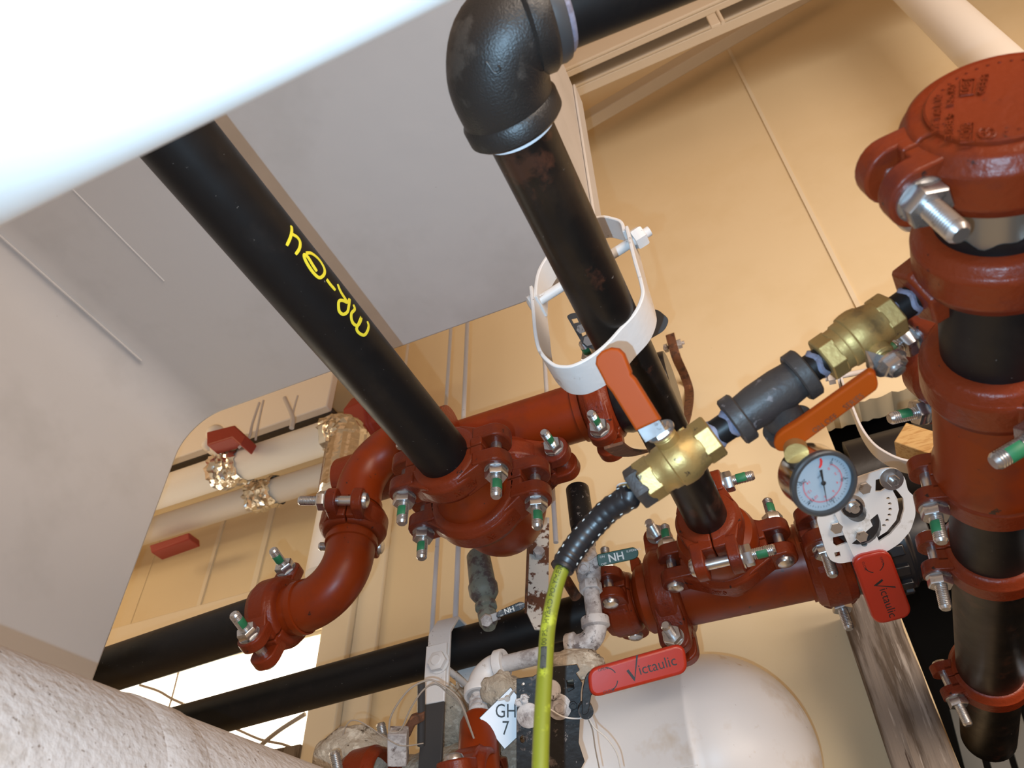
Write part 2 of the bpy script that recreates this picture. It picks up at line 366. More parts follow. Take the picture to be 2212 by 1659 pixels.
# roof beams and the sloping brace at the top
def beam(name, label, y0, lo, hi, h=.3):
    z = on(*lo, 1, y0).z; y1 = on(*hi, 2, z).y
    o = thing(name, label, 'beam', V((-0.5, y0, z)))
    MB().aabb(loc(o, (-3.0, y0, z)), loc(o, (2.4, y0 + .012, min(z + h, ZC)))).build('web', 'deck', o, bevel=.004)
    MB().aabb(loc(o, (-3.0, y0 + .0121, z)), loc(o, (2.4, y1, z + .012))).build('flange', 'deck', o, bevel=.003)
    return y1
y1 = beam('roof_beam', 'pale roof beam nearest the black elbow, wide flat underside', 1.12, (1240, 140), (1240, 163))
y1 = beam('roof_beam', 'pale roof beam hard against the top of the tan wall', y1 + .05, (1240, 185), (1240, 214))
z = on(702, 878, 1, 1.42).z
o = thing('ceiling_beam', 'white beam, underside shade painted grey, above the wrapped white pipes', 'beam', V((-1.6, 1.42, z)))
MB().aabb(loc(o, (-3.6, 1.42, z)), loc(o, (-1.28, 1.45, z + .35))).build('web', 'insul', o, bevel=.004)
MB().aabb(loc(o, (-3.6, 1.451, z)), loc(o, (-1.28, 1.59, z + .02))).build('flange', 'greyiron', o, bevel=.003)  # iron grey gives the white beam's underside its shadow tone
a, b = on(1130, 341, 1, 1.5), on(1790, -45, 1, 1.5); d = (b - a).normalized(); nz = d.cross(EY).normalized()
tag(MB().box((a + b) / 2, d * ((b - a).length / 2), EY * .025, nz * .034).build('brace_bar', 'deck', bevel=.004), 'pale flat brace rising diagonally under the roof beams', 'brace')
o = thing('beam_clip', 'small pale clip hanging from the roof beam above the wall batten', 'clip', on(1541, 45, 1, 1.09))
q = o.location
MB().box((0, 0, 0), EX * .014, EY * .005, EZ * .04).build('plate', 'deck', o, bevel=.002)
MB().tube((0.022, 0, -.04), (0.022, 0, .05), .006).build('rod', 'deck', o)

# ------------------------------------------------------------------ the grey duct
DZ, DXR, DXL, DYF = 2.536, -.174, -1.075, .804
o = thing('air_duct', 'large grey painted air duct turning down at the left, behind the marked black pipe', 'duct', V((DXL, 0, DZ)))
r = .085
prof = [(-1.75, .45), (DXL, .45)] + [(DXL + r - r * math.cos(a), DZ - r + r * math.sin(a)) for a in [PI / 2 * i / 12 for i in range(13)]] + [(DXR, DZ), (DXR, 3.15), (-1.75, 3.15)]
mb = MB(); mb.prism([loc(o, (x, -.75, z)) for x, z in prof], (0, DYF + .75, 0)); mb.build('duct_body', 'duct', o, bevel=.004, angle=30)
mb = MB()
for px, py in ((360, 613),):
    x = on(px, py, 2, DZ).x
    mb.tube(loc(o, (x, -.75, DZ)), loc(o, (x, .5, DZ)), .0016, seg=8)
mb.tube(loc(o, (DXL + .055, -.75, DZ - .012)), loc(o, (DXL + .055, .62, DZ - .012)), .0022, seg=8)
mb.build('seam', 'duct', o)
mb = MB(); mb.aabb(loc(o, (DXR + .0005, DYF - .05, DZ)), loc(o, (DXR + .006, DYF, 3.15)))
mb.build('corner_flange', 'duct', o, bevel=.002)

# ------------------------------------------------------------------ the two big white pipes close to the camera
rr_ = ray(480, 250); u = V((0, rr_.y, rr_.z)).normalized(); n = V((0, -u.z, u.y)); n = n if n.dot(DD) < 0 else -n
c = CAM + u * .34 + n * .10
def jacket(name, label, c, d, L0, L1, r, m, band=None):
    d = V(d).normalized(); t = thing(name, label, 'pipe', frame(c, d, EZ if abs(d.z) < .8 else EY))
    mb = MB(); k = 40; mb.lathe([(L0, r * .8), (L0, r)] + [(L0 + (L1 - L0) * i / k, r) for i in range(1, k)] + [(L1, r), (L1, r * .8)], (0, 0, 0), EX, 64); mb.build('jacket', m, t)
    if band is not None: MB().lathe([(band, r), (band + .004, r + .002), (band + .05, r + .002), (band + .054, r)], (0, 0, 0), EX, 64, ends=False).build('lap_band', m, t)
    return t
jacket('insulated_pipe', 'out of focus glaring white pipe across the upper left corner', c, EX, -1.05, .55, .10, 'insul')
a, b = P(0, 1393, .62), P(690, 1655, .92)
n = (a - CAM).cross(b - CAM).normalized(); n = n if n.dot(DD) > 0 else -n
d = (b - a).normalized(); jacket('insulated_pipe', 'rough white canvas covered pipe across the bottom left corner', a + n * .115, d, -.3, .72, .115, 'canvas', band=.14)

# ------------------------------------------------------------------ wrapped pipes on the left, by the ceiling
def xpipe(name, label, top, bot, y, x0, x1, m='insul', group=None):
    pa, pb = on(*top, 1, y), on(*bot, 1, y); c = (pa + pb) / 2; r = (pa - pb).length / 2 * .80
    t = thing(name, label, 'pipe', V((c.x, y, c.z)), group)
    mb = MB(); mb.tube((x0 - c.x, 0, 0), (x1 - c.x, 0, 0), r, seg=40); mb.build('jacket', m, t)
    return t, r
def foilband(t, r, px, py, w):
    x = on(px, py, 1, t.location.y).x - t.location.x; mb = MB(); n = 14
    mb.lathe([(w * i / n, r + .003 + random.uniform(0, .007)) for i in range(n + 1)], (x - w / 2, 0, 0), EX, 36, ends=False)
    for i, q in enumerate(mb.v): mb.v[i] = q + V((random.uniform(-.006, .006), random.uniform(-.004, .004), random.uniform(-.004, .004)))
    mb.build('foil_band', 'foil', t, angle=15)
t1, r1 = xpipe('wrapped_pipe', 'upper white wrapped pipe beside the ceiling beam, ending at the foil elbow', (612, 945), (612, 1008), 1.33, -3.3, on(722, 945, 1, 1.33).x)
foilband(t1, r1, 505, 1000, .10)
t2, r2 = xpipe('wrapped_pipe', 'lower white wrapped pipe running below the upper one', (612, 1030), (612, 1082), 1.47, -3.3, on(760, 1010, 1, 1.46).x)
foilband(t2, r2, 573, 1071, .10)
# foil elbow and the white pipe dropping from it
c0 = t1.location + V((on(722, 945, 1, 1.33).x - t1.location.x, 0, 0)); rb = .055
path = [c0 - EX * .02] + arc(c0 - EZ * rb, EX, EZ, rb, PI / 2, 0, 12) + [c0 + EX * rb - EZ * (rb + .17)]
mb = MB(); mb.sweep(path, r1 + .008, 36)
for i, q in enumerate(mb.v): mb.v[i] = q + V((random.uniform(-.005, .005), random.uniform(-.005, .005), random.uniform(-.004, .004)))
e = mb.build('foil_elbow', 'foil', angle=14); tag(e, 'crinkled shiny foil wrapped elbow at the end of the white pipe', 'elbow')
p0 = c0 + EX * rb - EZ * (rb + .165)
t = thing('wrapped_pipe', 'white wrapped pipe dropping from the foil elbow behind the red elbow', 'pipe', p0 - EZ * .25)
MB().tube((0, 0, .25), (0, 0, 0), r1, seg=36).build('jacket', 'insul', t)
# red hangers and cords up there
def hangerbox(label, pts, y, d):
    q = [on(*p, 1, y) for p in pts]; c = sum(q, V()) / len(q)
    o = MB().prism([p - c for p in q], (0, d, 0)).build('red_hanger', 'redhanger', bevel=.004); o.location = c
    return tag(o, label, 'hanger')
hangerbox('red steel channel hanger above the upper wrapped pipe, by the duct corner', [(446, 933), (506, 918), (532, 942), (520, 962), (500, 945), (446, 962)], 1.22, .05)
hangerbox('red steel strip under the lower wrapped pipe, by the duct edge', [(322, 1178), (408, 1150), (409, 1164), (326, 1194)], 1.44, .05)
fl = MB(); c = on(474, 952, 1, 1.27)
for k in range(9):
    q = V((random.uniform(-.05, .05), random.uniform(-.02, .02), random.uniform(-.025, .02))); R_ = random.uniform(.02, .032)
    fl.lathe([(-R_, 0), (-R_ * .8, R_ * .6), (-R_ * .3, R_ * .95), (R_ * .3, R_ * .95), (R_ * .8, R_ * .6), (R_, 0)], q, EZ, 14)
f = fl.build('rag_bundle', 'insul'); f.location = c; tag(f, 'bundle of white cloth stuffed below the red channel hanger', 'rag')
for i, (lab, pts, w) in enumerate((
    ('left cord of the pair looping over the upper wrapped pipe', [(560, 870), (545, 915), (538, 945), (515, 968)], .004),
    ('right cord of the pair hanging straight to the upper wrapped pipe', [(569, 865), (560, 905), (552, 950)], .0035),
    ('twisted pale cord hanging left of the foil elbow', [(615, 860), (632, 900), (630, 925)], .007),
    ('thin pale wire crossing the twisted cord by the duct edge', [(643, 855), (636, 880), (628, 922)], .003))):
    q = [on(*p, 1, 1.26 + .004 * i) for p in pts]; o = MB().sweep(smooth_path([p - q[0] for p in q], 6), w, 10).build('hanging_cord', 'whiterod'); o.location = q[0]
    tag(o, lab, 'cord')
# red flanged piece far back, left of the marked pipe
t = thing('red_pipe_end', 'dark red flanged pipe end behind the marked black pipe, right of the foil elbow', 'pipe', frame(P(806, 915, 2.50), EX, EZ))
MB().lathe([(-.05, .06), (-.05, .10), (.03, .108), (.04, .095), (.09, .095), (.10, .108), (.13, .108)], (0, 0, 0), EX, 8).build('flange', 'redhanger', t, bevel=.004)
MB().tube((-.08, 0, .0), (.15, 0, 0), .06).build('pipe', 'redhanger', t)
MB().tube((.10, 0, .09), (.10, 0, ZC - t.location.z), .005, seg=10).build('hanger_rod', 'whiterod', t)

# ------------------------------------------------------------------ white pipe, top right, and rods down the wall
p = on(2003, 0, 1, 1.33); q = on(2003, 0, 1, 1.33)
t = thing('insulated_pipe', 'white vertical pipe at the top right in front of the tan wall', 'pipe', V((p.x, 1.33, 2.6)))
MB().tube((0, 0, 0), (0, 0, ZC - 2.6), .062, seg=44).build('jacket', 'insul', t)
def rod(label, bot, y, r, ztop=ZC, m='whiterod'):
    b = on(*bot, 1, y)
    o = MB().tube((0, 0, 0), (0, 0, ztop - b.z), r, seg=14).build('hanger_rod', m); o.location = b
    return tag(o, label, 'rod', 'hanger rods')
rod('thin grey white rod left of the yoke, going behind the long black pipe', (932, 1378), 1.16, .0046)
rod('white rod behind the top of the yellow hose, above the dirty valve', (1201, 1172), 1.17, .0050)

# ------------------------------------------------------------------ tank, timber post
c = P(1450, 1655, 1.35); tr = .172
t = thing('water_tank', 'stained white tank with a domed end lying against the wall, behind the red lever', 'tank', V((c.x, c.y, c.z)))
prof = [(-.42 + .0, .0), (-.42, tr * .6), (-.36, tr)] + [(-.12, tr), (-.118, tr + .0018), (-.112, tr + .0018), (-.11, tr)] + [(.07, tr), (.072, tr + .0012), (.078, tr + .0012), (.08, tr)] + [(.08 + .172 * math.sin(a), tr * math.cos(a)) for a in [PI / 2 * i / 20 for i in range(1, 21)]]
MB().lathe(prof, (0, 0, 0), EX, 72).build('shell', 'tank', t, angle=50)
mb = MB(); d = -c + CAM; th = math.atan2(-.25, -.97)
mb.sweep([V((x, tr * 1.001 * math.cos(1.9 + PI / 2), tr * 1.001 * math.sin(1.9 + PI / 2))) for x in (-.36, -.1, .08)], .0012, 8); mb.build('weld_seam', 'tank', t)
MB().lathe([(0, .012), (.006, .012), (.008, .006)], (.23, -.06, -.075), V((.75, -.3, -.5)), 16).build('plug', 'tank', t)
y = 1.45; xa, xb = on(1858, 1450, 1, y).x, on(1990, 1450, 1, y).x; zt = on(1860, 1250, 1, y).z
n_ = 60; mb = MB()
for j, (xx, yy) in enumerate(((xa, y), (xb, y), (xb, YW - .002), (xa, YW - .002))): pass
vs = []; fs = []; m_ = 14
for i in range(n_ + 1):
    z = zt * i / n_
    for k in range(m_ + 1):
        f_ = k / m_; ed = min(f_, 1 - f_)
        dy = .004 * noise.noise(V((f_ * 9, z * 3, 1.3))) + (.006 if ed < .01 else 0) + .003 * noise.noise(V((f_ * 22, z * 5, 4.3)))
        dx = (.004 * noise.noise(V((z * 14, 7.7, k)))) if ed < .01 else 0
        vs.append((xa + (xb - xa) * f_ + dx, y + dy, z))
    vs.append((xb, YW - .002, z)); vs.append((xa, YW - .002, z))
w_ = m_ + 3
for i in range(n_):
    for k in range(w_): fs.append([i * w_ + k, i * w_ + (k + 1) % w_, (i + 1) * w_ + (k + 1) % w_, (i + 1) * w_ + k])
fs.append(list(range(w_))[::-1]); fs.append([n_ * w_ + k for k in range(w_)])
mb.add(vs, fs); o = mb.build('timber_post', 'wood', angle=60); tag(o, 'weathered grey timber post against the wall, below the red lever valve', 'post')
# grey steel low in the dark opening
a, b = P(2040, 1600, 1.55), P(2230, 1640, 1.45)
t = thing('steel_channel', 'dark grey green steel channel in the bottom right corner', 'channel', (a + b) / 2)
for k in range(3):
    s = P(2070 + 55 * k, 1530, 1.6 - .02 * k) - t.location; e_ = P(2120 + 60 * k, 1720, 1.5 - .02 * k) - t.location
    MB().box((s + e_) / 2, (e_ - s) / 2, (EX * .018), EY * (.006)).build('strip', 'greybeam', t, bevel=.002)
# ------------------------------------------------------------------ bolts and couplings
def thread(r, L, pitch=.0024):
    out = [(0, r)]; k = int((L - .002) / pitch)
    for i in range(k): out += [(pitch * (i + .15), r), (pitch * (i + .5), r * .87), (pitch * (i + .85), r)]
    return out + [(L - .0025, r * .95), (L, r * .72)]
BR = .0078
_cache = {}
def bolt_meshes(g):
    """a track-head bolt along z, clamped over +-g, nut and thread on +z"""
    key = round(g, 4)
    if key in _cache: return _cache[key]
    b = MB(); b.lathe([(-g - .009, .0), (-g - .0085, .006), (-g - .006, .0115), (-g - .002, .0135), (-g, .0135)], seg=20)
    b.lathe([(-g, BR), (g + .012, BR)], seg=18, ends=False)
    b.lathe([(t + g + .012, r) for t, r in thread(BR, .034)], seg=18)
    ob = b.build('bolt', 'zinc')
    n = MB(); n.lathe([(g, .0165), (g + .002, .0165)], seg=24); n.hexa((0, 0, g + .002), EZ, .0158, .0125, ch=.07)
    nb = n.build('nut', 'zinc')
    p = MB(); p.lathe([(g + .020, BR * 1.0), (g + .0205, BR * 1.035), (g + .034, BR * 1.035), (g + .0345, BR)], a0=-1.1, a1=1.1, seg=10)
    pb = p.build('thread_patch', 'green')
    res = (ob.data, nb.data, pb.data)
    for q in (ob, nb, pb): bpy.data.objects.remove(q)
    _cache[key] = res; return res
def add_bolt(parent, mtx, g, s=1.0, patch=True, flip=False, spin=0.0):
    md = bolt_meshes(g / s)
    b = bpy.data.objects.new('bolt', md[0]); COL.objects.link(b); b.parent = parent
    m0 = mtx @ (Matrix.Rotation(PI, 4, 'X') if flip else Matrix())
    cd = (parent.matrix_world @ m0).inverted() @ CAM
    b.matrix_local = m0 @ Matrix.Rotation(math.atan2(cd.y, cd.x) + spin, 4, 'Z') @ Matrix.Scale(s, 4)
    n = bpy.data.objects.new('nut', md[1]); COL.objects.link(n); n.parent = b
    if patch:
        p = bpy.data.objects.new('thread_patch', md[2]); COL.objects.link(p); p.parent = b; p['label'] = 'green patch on the bolt thread'
    return b
def coupling(label, c, axis, bolt, R, eo, w=.046, ro=None, g=.011, tl=.021, lr=.021, s=1.0, m='red', text=None, patch=(True, True), flip=(False, False), ears=(True, True), ta=90, gasket=False):
    """two ribbed housing halves round a pipe along axis, an ear each side, bolts along bolt with nuts at its + end"""
    ro = ro or R + .0165
    t = thing('pipe_coupling', label, 'coupling', frame(c, axis, bolt), 'grooved pipe couplings')
    for sg in (1, -1):
        mb = MB(); e = .04 if w > .03 else .02
        pr = [(-w / 2, R - .001), (-w / 2, ro - .009), (-w / 2 + .003, ro - .005), (-w * .33, ro - .003), (-w * .27, ro), (w * .27, ro), (w * .33, ro - .003), (w / 2 - .003, ro - .005), (w / 2, ro - .009), (w / 2, R - .001)]
        a0 = 0.02 if sg > 0 else PI + .02
        mb.lathe(pr, (0, 0, 0), EX, 40, a0, a0 + PI - .04, ref=EY)
        for k, sy in enumerate((1, -1)):
            if not ears[k]: continue
            # lug: stadium in the x-y plane reaching from the ring past the bolt
            pts = [(-lr, sy * ro * .80)] + [(-lr * math.cos(a), sy * (eo + .004 + lr * math.sin(a) * .85)) for a in [PI * i / 12 for i in range(13)]] + [(lr, sy * ro * .80)]
            mb.prism([(x, y, sg * g) for x, y in pts], (0, 0, sg * tl))
            # sloping web from the lug back onto the ring
            hz_ = sg * min(ro * .92, g + tl + .022)
            y1 = math.sqrt(max(ro * ro - hz_ * hz_, 1e-6))
            q = [(y1 * sy * .92, hz_ * .97), (sy * (eo - .012), sg * (g + tl)), (sy * (eo - .012), sg * (g + .003)), (sy * ro * .8, sg * (g + .003))]
            mb.prism([(-lr * .86, y, z) for y, z in q], (lr * 1.72, 0, 0))
            # pad that meets the other half beside the ring, one side of the bolt only
            mb.aabb((-lr, min(sy * (R + .004), sy * (ro + .004)), min(0.0006 * sg, sg * (g + .004))), (lr, max(sy * (R + .004), sy * (ro + .004)), max(.0006 * sg, sg * (g + .004))))
        mb.build('housing', m, t, bevel=.0028, segs=3)
    for k, sy in enumerate((1, -1)):
        if ears[k]: add_bolt(t, Matrix.Translation((0, sy * (eo + .003), 0)), g + tl, s, patch[k], flip[k], spin=(.75 if k else -.45))
    if gasket: MB().lathe([(-w / 2 - .002, R - .002), (-w / 2 - .002, R + .004), (w / 2 + .002, R + .004), (w / 2 + .002, R - .002)], (0, 0, 0), EX, 40, ends=False).build('gasket', 'rubber', t)
    if text:
        a_ = math.radians(ta); rt = ro + .0003
        def fn(u, v, h):
            th = a_ - u / rt; rad = rt + h
            return V((v, rad * math.cos(th), rad * math.sin(th)))
        put_text(text, .013, fn, 'cast_lettering', m, t, extrude=.0011)
    return t
def pipe(name, label, p0, p1, r, m='black', parts=None, seg=40, group=None):
    p0, p1 = V(p0), V(p1); t = thing(name, label, 'pipe', frame(p0, p1 - p0, EZ), group); L = (p1 - p0).length
    MB().lathe([(0, r * .86), (0, r), (L, r), (L, r * .86)], (0, 0, 0), EX, seg).build('pipe_wall', m, t)
    return t
def fitting(name, label, cat, path, r, m='redsmooth', ends=True, group=None, lip=.0):
    c = V(path[0]); o = MB().sweep([V(p) - c for p in path], r, 40)
    if lip:
        for i in (0, -1):
            d = (V(path[1]) - V(path[0])).normalized() if i == 0 else (V(path[-2]) - V(path[-1])).normalized()
            o.lathe([(.0, r), (.0, r + lip), (.010, r + lip), (.011, r)], V(path[i]) - c + d * .030, d, 40, ends=False)
    o = o.build(name, m); o.location = c; return tag(o, label, cat, group)

# ------------------------------------------------------------------ first run: marked pipe, reducer, elbow, riser tee
E1 = P(945, 970, 1.05); R1 = .0375
A = lambda y, z=0, x=0: E1 + V((x, y, z))
t = pipe('black_pipe', 'black steel pipe with yellow handwritten marks, passing under the grey duct', A(-.62), A(.045), R1)
MARKS = [[(629, 488), (630, 498), (627, 513), (619, 531)], [(629, 505), (642, 513), (648, 524), (646, 538), (638, 550)],
         [(684, 586), (676, 574), (665, 556), (657, 550), (658, 559), (667, 576), (679, 592), (690, 600), (699, 594), (701, 583), (694, 568), (684, 556), (671, 547), (660, 547)],
         [(705, 603), (712, 613), (724, 627)],
         [(729, 614), (735, 629), (743, 642), (751, 653), (755, 646), (753, 662), (750, 674), (741, 679), (733, 673), (731, 662), (732, 651), (739, 649), (750, 654)],
         [(763, 658), (766, 668), (759, 677), (759, 690), (764, 700), (772, 703), (778, 695), (780, 686), (774, 700), (770, 710), (775, 719), (786, 724), (793, 716), (796, 704), (793, 694)]]
ax = EY; lines = []
for ln in MARKS:
    q = []
    sm = smooth_path([V((x, y, 0)) for x, y in ln], 4)
    for s_ in sm:
        p, nn = oncyl(s_.x, s_.y, E1, ax, R1); q.append((loc(t, p), locv(t, nn)))
    lines.append(q)
ribbon(lines, .0034, 'paint_marks', 'paintpen', t)['label'] = 'yellow handwritten characters'
coupling('small red coupling at the lower end of the marked pipe, two nuts hanging down', A(.038), EY, -EZ, R1, .068, w=.046, ro=.056, lr=.024, text='75  50V', ta=60)
R4 = .057
t = thing('pipe_reducer', 'short red reducer between the two couplings under the marked pipe', 'reducer', frame(A(.06), EY, EZ))
MB().lathe([(0, R1), (.012, R1 + .002), (.03, .050), (.042, R4), (.075, R4)], (0, 0, 0), EX, 44).build('cone', 'redsmooth', t)
cb = A(.128)
coupling('big red coupling round the mouth of the bulging elbow, two nuts hanging down', cb, EY, -EZ, R4, .088, w=.050, ro=.075, lr=.025, text='75  114.3', ta=60)
rb = .085; y0 = .165
fitting('pipe_elbow', 'big round red elbow bulging below the marked pipe', 'elbow', [A(.115)] + arc(A(y0, rb), EY, -EZ, rb, PI / 2, 0, 14) + [A(y0 + rb, rb + .04)], R4)
cz = A(y0 + rb, rb + .045)
coupling('red coupling on top of the big elbow, its nut pointing at the viewer', cz, EZ, -EY, R4, .088, w=.05, ro=.074, lr=.025)
hz_ = rb + .125; R5 = .050
HA = lambda x: A(y0 + rb - .012, hz_, x)
t = thing('pipe_tee', 'long red tee behind the marked pipe, leading right to the black valve', 'tee', frame(HA(-.13), EX, EZ))
mb = MB(); mb.lathe([(0, R5), (.32, R5)], (0, 0, 0), EX, 44); mb.lathe([(0, R4), (.03, R4 * .94), (.055, R5 * .8)], loc(t, A(y0 + rb, rb + .05)), EZ, 40); mb.build('tee_body', 'redsmooth', t)
MB().lathe([(0, R5 + .0), (.0, R5 + .004), (.012, R5 + .004), (.013, R5)], (.265, 0, 0), EX, 44, ends=False).build('end_lip', 'redsmooth', t)
coupling('red coupling with raised lettering between the long tee and the round black valve', HA(.175), EX, -EY, R5, .078, w=.050, ro=.067, lr=.022, text='VICTAULIC', ta=158)
coupling('dark red coupling at the left end of the long tee, mostly behind the marked pipe', HA(-.135), EX, -EY, R5, .078, w=.05, ro=.067, lr=.022, ears=(False, True))
pipe('red_pipe', 'red pipe continuing left from the long tee behind the marked pipe', HA(-.34), HA(-.14), R5, 'red')
# black butterfly valve at its right end
t = thing('butterfly_valve', 'round black valve at the right end of the long red tee, behind the sloping pipe', 'valve', frame(HA(.20), EX, EZ))
MB().lathe([(0, .048), (0, .056), (.012, .060), (.03, .060), (.034, .066), (.07, .066), (.074, .058), (.10, .056), (.10, .04)], (0, 0, 0), EX, 44).build('body', 'valveblack', t, bevel=.002)
nv = (V((0, -.45, -.05)) ).normalized()
mb = MB()
for k in range(5):
    a = -2.4 + k * .45; mb.box((.05, .066 * math.cos(a), .066 * math.sin(a)), EX * .012, V((0, -math.sin(a), math.cos(a))) * .007, V((0, math.cos(a), math.sin(a))) * .006)
mb.build('lug', 'valveblack', t, bevel=.002)
po = P(1330, 715, 1.28); pn = (V((-.1, -.62, -.78))).normalized()
U_ = (RR - pn * RR.dot(pn)).normalized(); W_ = pn.cross(U_)
def topx(pts, o, n, U, Wv): return [((onp(x, y, o, n) - o).dot(U), (onp(x, y, o, n) - o).dot(Wv)) for x, y in pts]
mb = MB()
ou = round_poly(topx([(1224, 682), (1236, 676), (1420, 668), (1446, 690), (1436, 714), (1400, 735), (1300, 760), (1262, 748)], po, pn, U_, W_), .008)
holed(ou, [topx([(1234, 690), (1247, 687), (1251, 696), (1239, 699)], po, pn, U_, W_), topx([(1249, 703), (1262, 698), (1267, 722), (1258, 727)], po, pn, U_, W_)], .004, lambda u, v, h: loc(t, po + U_ * u + W_ * v + pn * h), mb)
mb.build('lever_plate', 'darksteel', t)['label'] = 'dark grey slotted plate of the black valve'
MB().tube(loc(t, po + pn * .01), loc(t, HA(.25)), .012, seg=16).build('stem', 'valveblack', t)
mb = MB(); q = onp(1273, 735, po, pn); mb.hexa(loc(t, q), locv(t, pn), .009, .008); q = onp(1258, 709, po, pn); mb.hexa(loc(t, q), locv(t, pn), .008, .01); mb.build('plate_bolt', 'zinc', t)
# rusted strap round the valve
xs = HA(.335).x
XSTR = HA(.25).x
pts = [(1447, 722), (1452, 742), (1462, 775), (1478, 810), (1489, 846), (1485, 890), (1470, 930), (1430, 962), (1390, 977), (1350, 977), (1325, 962)]
q = smooth_path([on(x, y, 0, XSTR) for x, y in pts], 5)
t = thing('pipe_strap', 'rusted brown strap hooked round the back of the black valve', 'strap', q[0])
MB().sweep([p - q[0] for p in q], 1, sect=[(-.002, -.012), (.002, -.012), (.002, .012), (-.002, .012)], up=(0, -1, 0)).build('strap_band', 'rust', t, bevel=.0008)
c = on(1455, 747, 0, XSTR); mb = MB(); mb.tube(c - q[0] - EY * .0 - EX * .028, c - q[0] + EX * .03, .005, seg=12); mb.hexa(c - q[0] + EX * .010, EX, .013, .012); mb.hexa(c - q[0] - EX * .026, EX, .012, .010); mb.lathe([(0, .02), (.004, .02), (.008, .012)], c - q[0] - EX * .012, EX, 18); mb.build('strap_bolt', 'whitedirty', t)

# ------------------------------------------------------------------ the S of red elbows and the upper black pipe
WS = P(655, 1312, 1.19); RS = .039
J1 = on(765, 1133, 1, WS.y); rb = .075
xk = J1.x
path = [WS - EX * .01 + EX * (xk - rb - WS.x if xk - rb > WS.x else 0)]
x0 = xk - rb
path = [V((x0 - .035, WS.y, WS.z))] + arc(V((x0, WS.y, WS.z + rb)), EX, -EZ, rb, PI / 2, 0, 14) + [V((xk, WS.y, J1.z))]
fitting('pipe_elbow', 'lower smooth red elbow at the end of the upper black pipe', 'elbow', path, RS, lip=.003)
zt_ = on(860, 958, 1, WS.y).z; rb2 = .085
path2 = [V((xk, WS.y, J1.z))] + arc(V((xk + rb2, WS.y, zt_ - rb2)), -EX, EZ, rb2, 0, PI / 2, 14) + [V((xk + rb2 + .05, WS.y, zt_))]
fitting('pipe_elbow', 'upper smooth red elbow curving right, behind the marked pipe coupling', 'elbow', path2, RS, lip=.003)
coupling('red coupling between the two smooth elbows, its left bolt lying sideways', V((xk, WS.y, J1.z)), V((.05, 0, 1)), V((-.93, -.37, 0)), RS, .066, w=.046, ro=.055, lr=.020, g=.012, tl=.017, patch=(False, False))
coupling('red coupling where the upper black pipe meets the lower smooth elbow', V((x0 - .045, WS.y, WS.z)), EX, V((-.25, -.85, .30)), RS, .068, w=.052, ro=.056, lr=.022, g=.009, tl=.018)
coupling('red coupling at the top of the upper smooth elbow, half behind the marked pipe', V((xk + rb2 + .035, WS.y, zt_)), EX, -EZ, RS, .064, w=.046, ro=.055, lr=.02)
pipe('red_pipe', 'short red stub right of the upper smooth elbow, behind the marked pipe', V((xk + rb2 + .051, WS.y, zt_)), V((xk + rb2 + .088, WS.y, zt_)), RS, 'red')
pe = P(225, 1450, 1.33)
pipe('black_pipe', 'upper of the two black pipes crossing the bright window', V((x0 - .03, WS.y, WS.z)), V((x0 - .03, WS.y, WS.z)) + (pe - V((x0 - .03, WS.y, WS.z))) * 1.6, RS)

# ------------------------------------------------------------------ second run: sloping pipe, iron elbow, tee, long black pipe
E2 = P(1520, 1105, 1.09); R2 = .0302
B = lambda y, z=0, x=0: E2 + V((x, y, z))
Lf = .64
pipe('black_pipe', 'scuffed black pipe with rust patches from the iron elbow to the lower red tee', B(-Lf), B(.05), R2, 'blackrust')
# malleable elbow
t = thing('pipe_elbow', 'cast black iron elbow at the top of the rust patched pipe', 'elbow', frame(B(-Lf - .01), -EY, EZ))
e0 = loc(t, B(-Lf - .01)); xd = (P(1460, -28, .70) - P(1240, 60, .70)).normalized()
# path: along -Y, then bending to the right
c0 = B(-Lf - .012)
dirb = xd; rbE = .052; na = -EY
pe_ = smooth_path([c0, c0 + na * .016, c0 + na * .040 + dirb * .004, c0 + na * .062 + dirb * .018, c0 + na * .070 + dirb * .036, c0 + na * .072 + dirb * .048], 6)
nn_ = len(pe_)
elb = MB().sweep([loc(t, p) for p in pe_], [.0385 + .0045 * math.sin(PI * i / (nn_ - 1)) for i in range(nn_)], 44).build('elbow_body', 'iron', t)
def bandr(p, d, r, L, nm, m, par, rin=.034):
    MB().lathe([(0, rin), (0, r - .003), (.003, r), (L - .004, r), (L, r - .003), (L, rin)], loc(par, p), locv(par, d), 44).build(nm, m, par)
bandr(c0 - na * .006, na, .0435, .020, 'collar', 'iron', t)
c1 = pe_[-1]
bandr(c1 - dirb * .010, dirb, .0435, .020, 'collar', 'iron', t)
MB().lathe([(0, .030), (0, .0325), (.005, .033), (.006, .0305)], loc(t, c0 - na * .0125), locv(t, na), 40).build('thread_tape', 'tape', t)
MB().lathe([(0, .0335), (.0, .0395), (.006, .0400), (.011, .0385), (.012, .0335)], loc(t, c1 + dirb * .0095), locv(t, dirb), 44).build('thread_sealant', 'darksteel', t)['label'] = 'dark blue grey sealant band at the joint'
MB().lathe([(0, .0325), (.0, .0350), (.003, .0345), (.005, .0325)], loc(t, c1 + dirb * .0215), locv(t, dirb), 44).build('thread_tape', 'caulk', t)
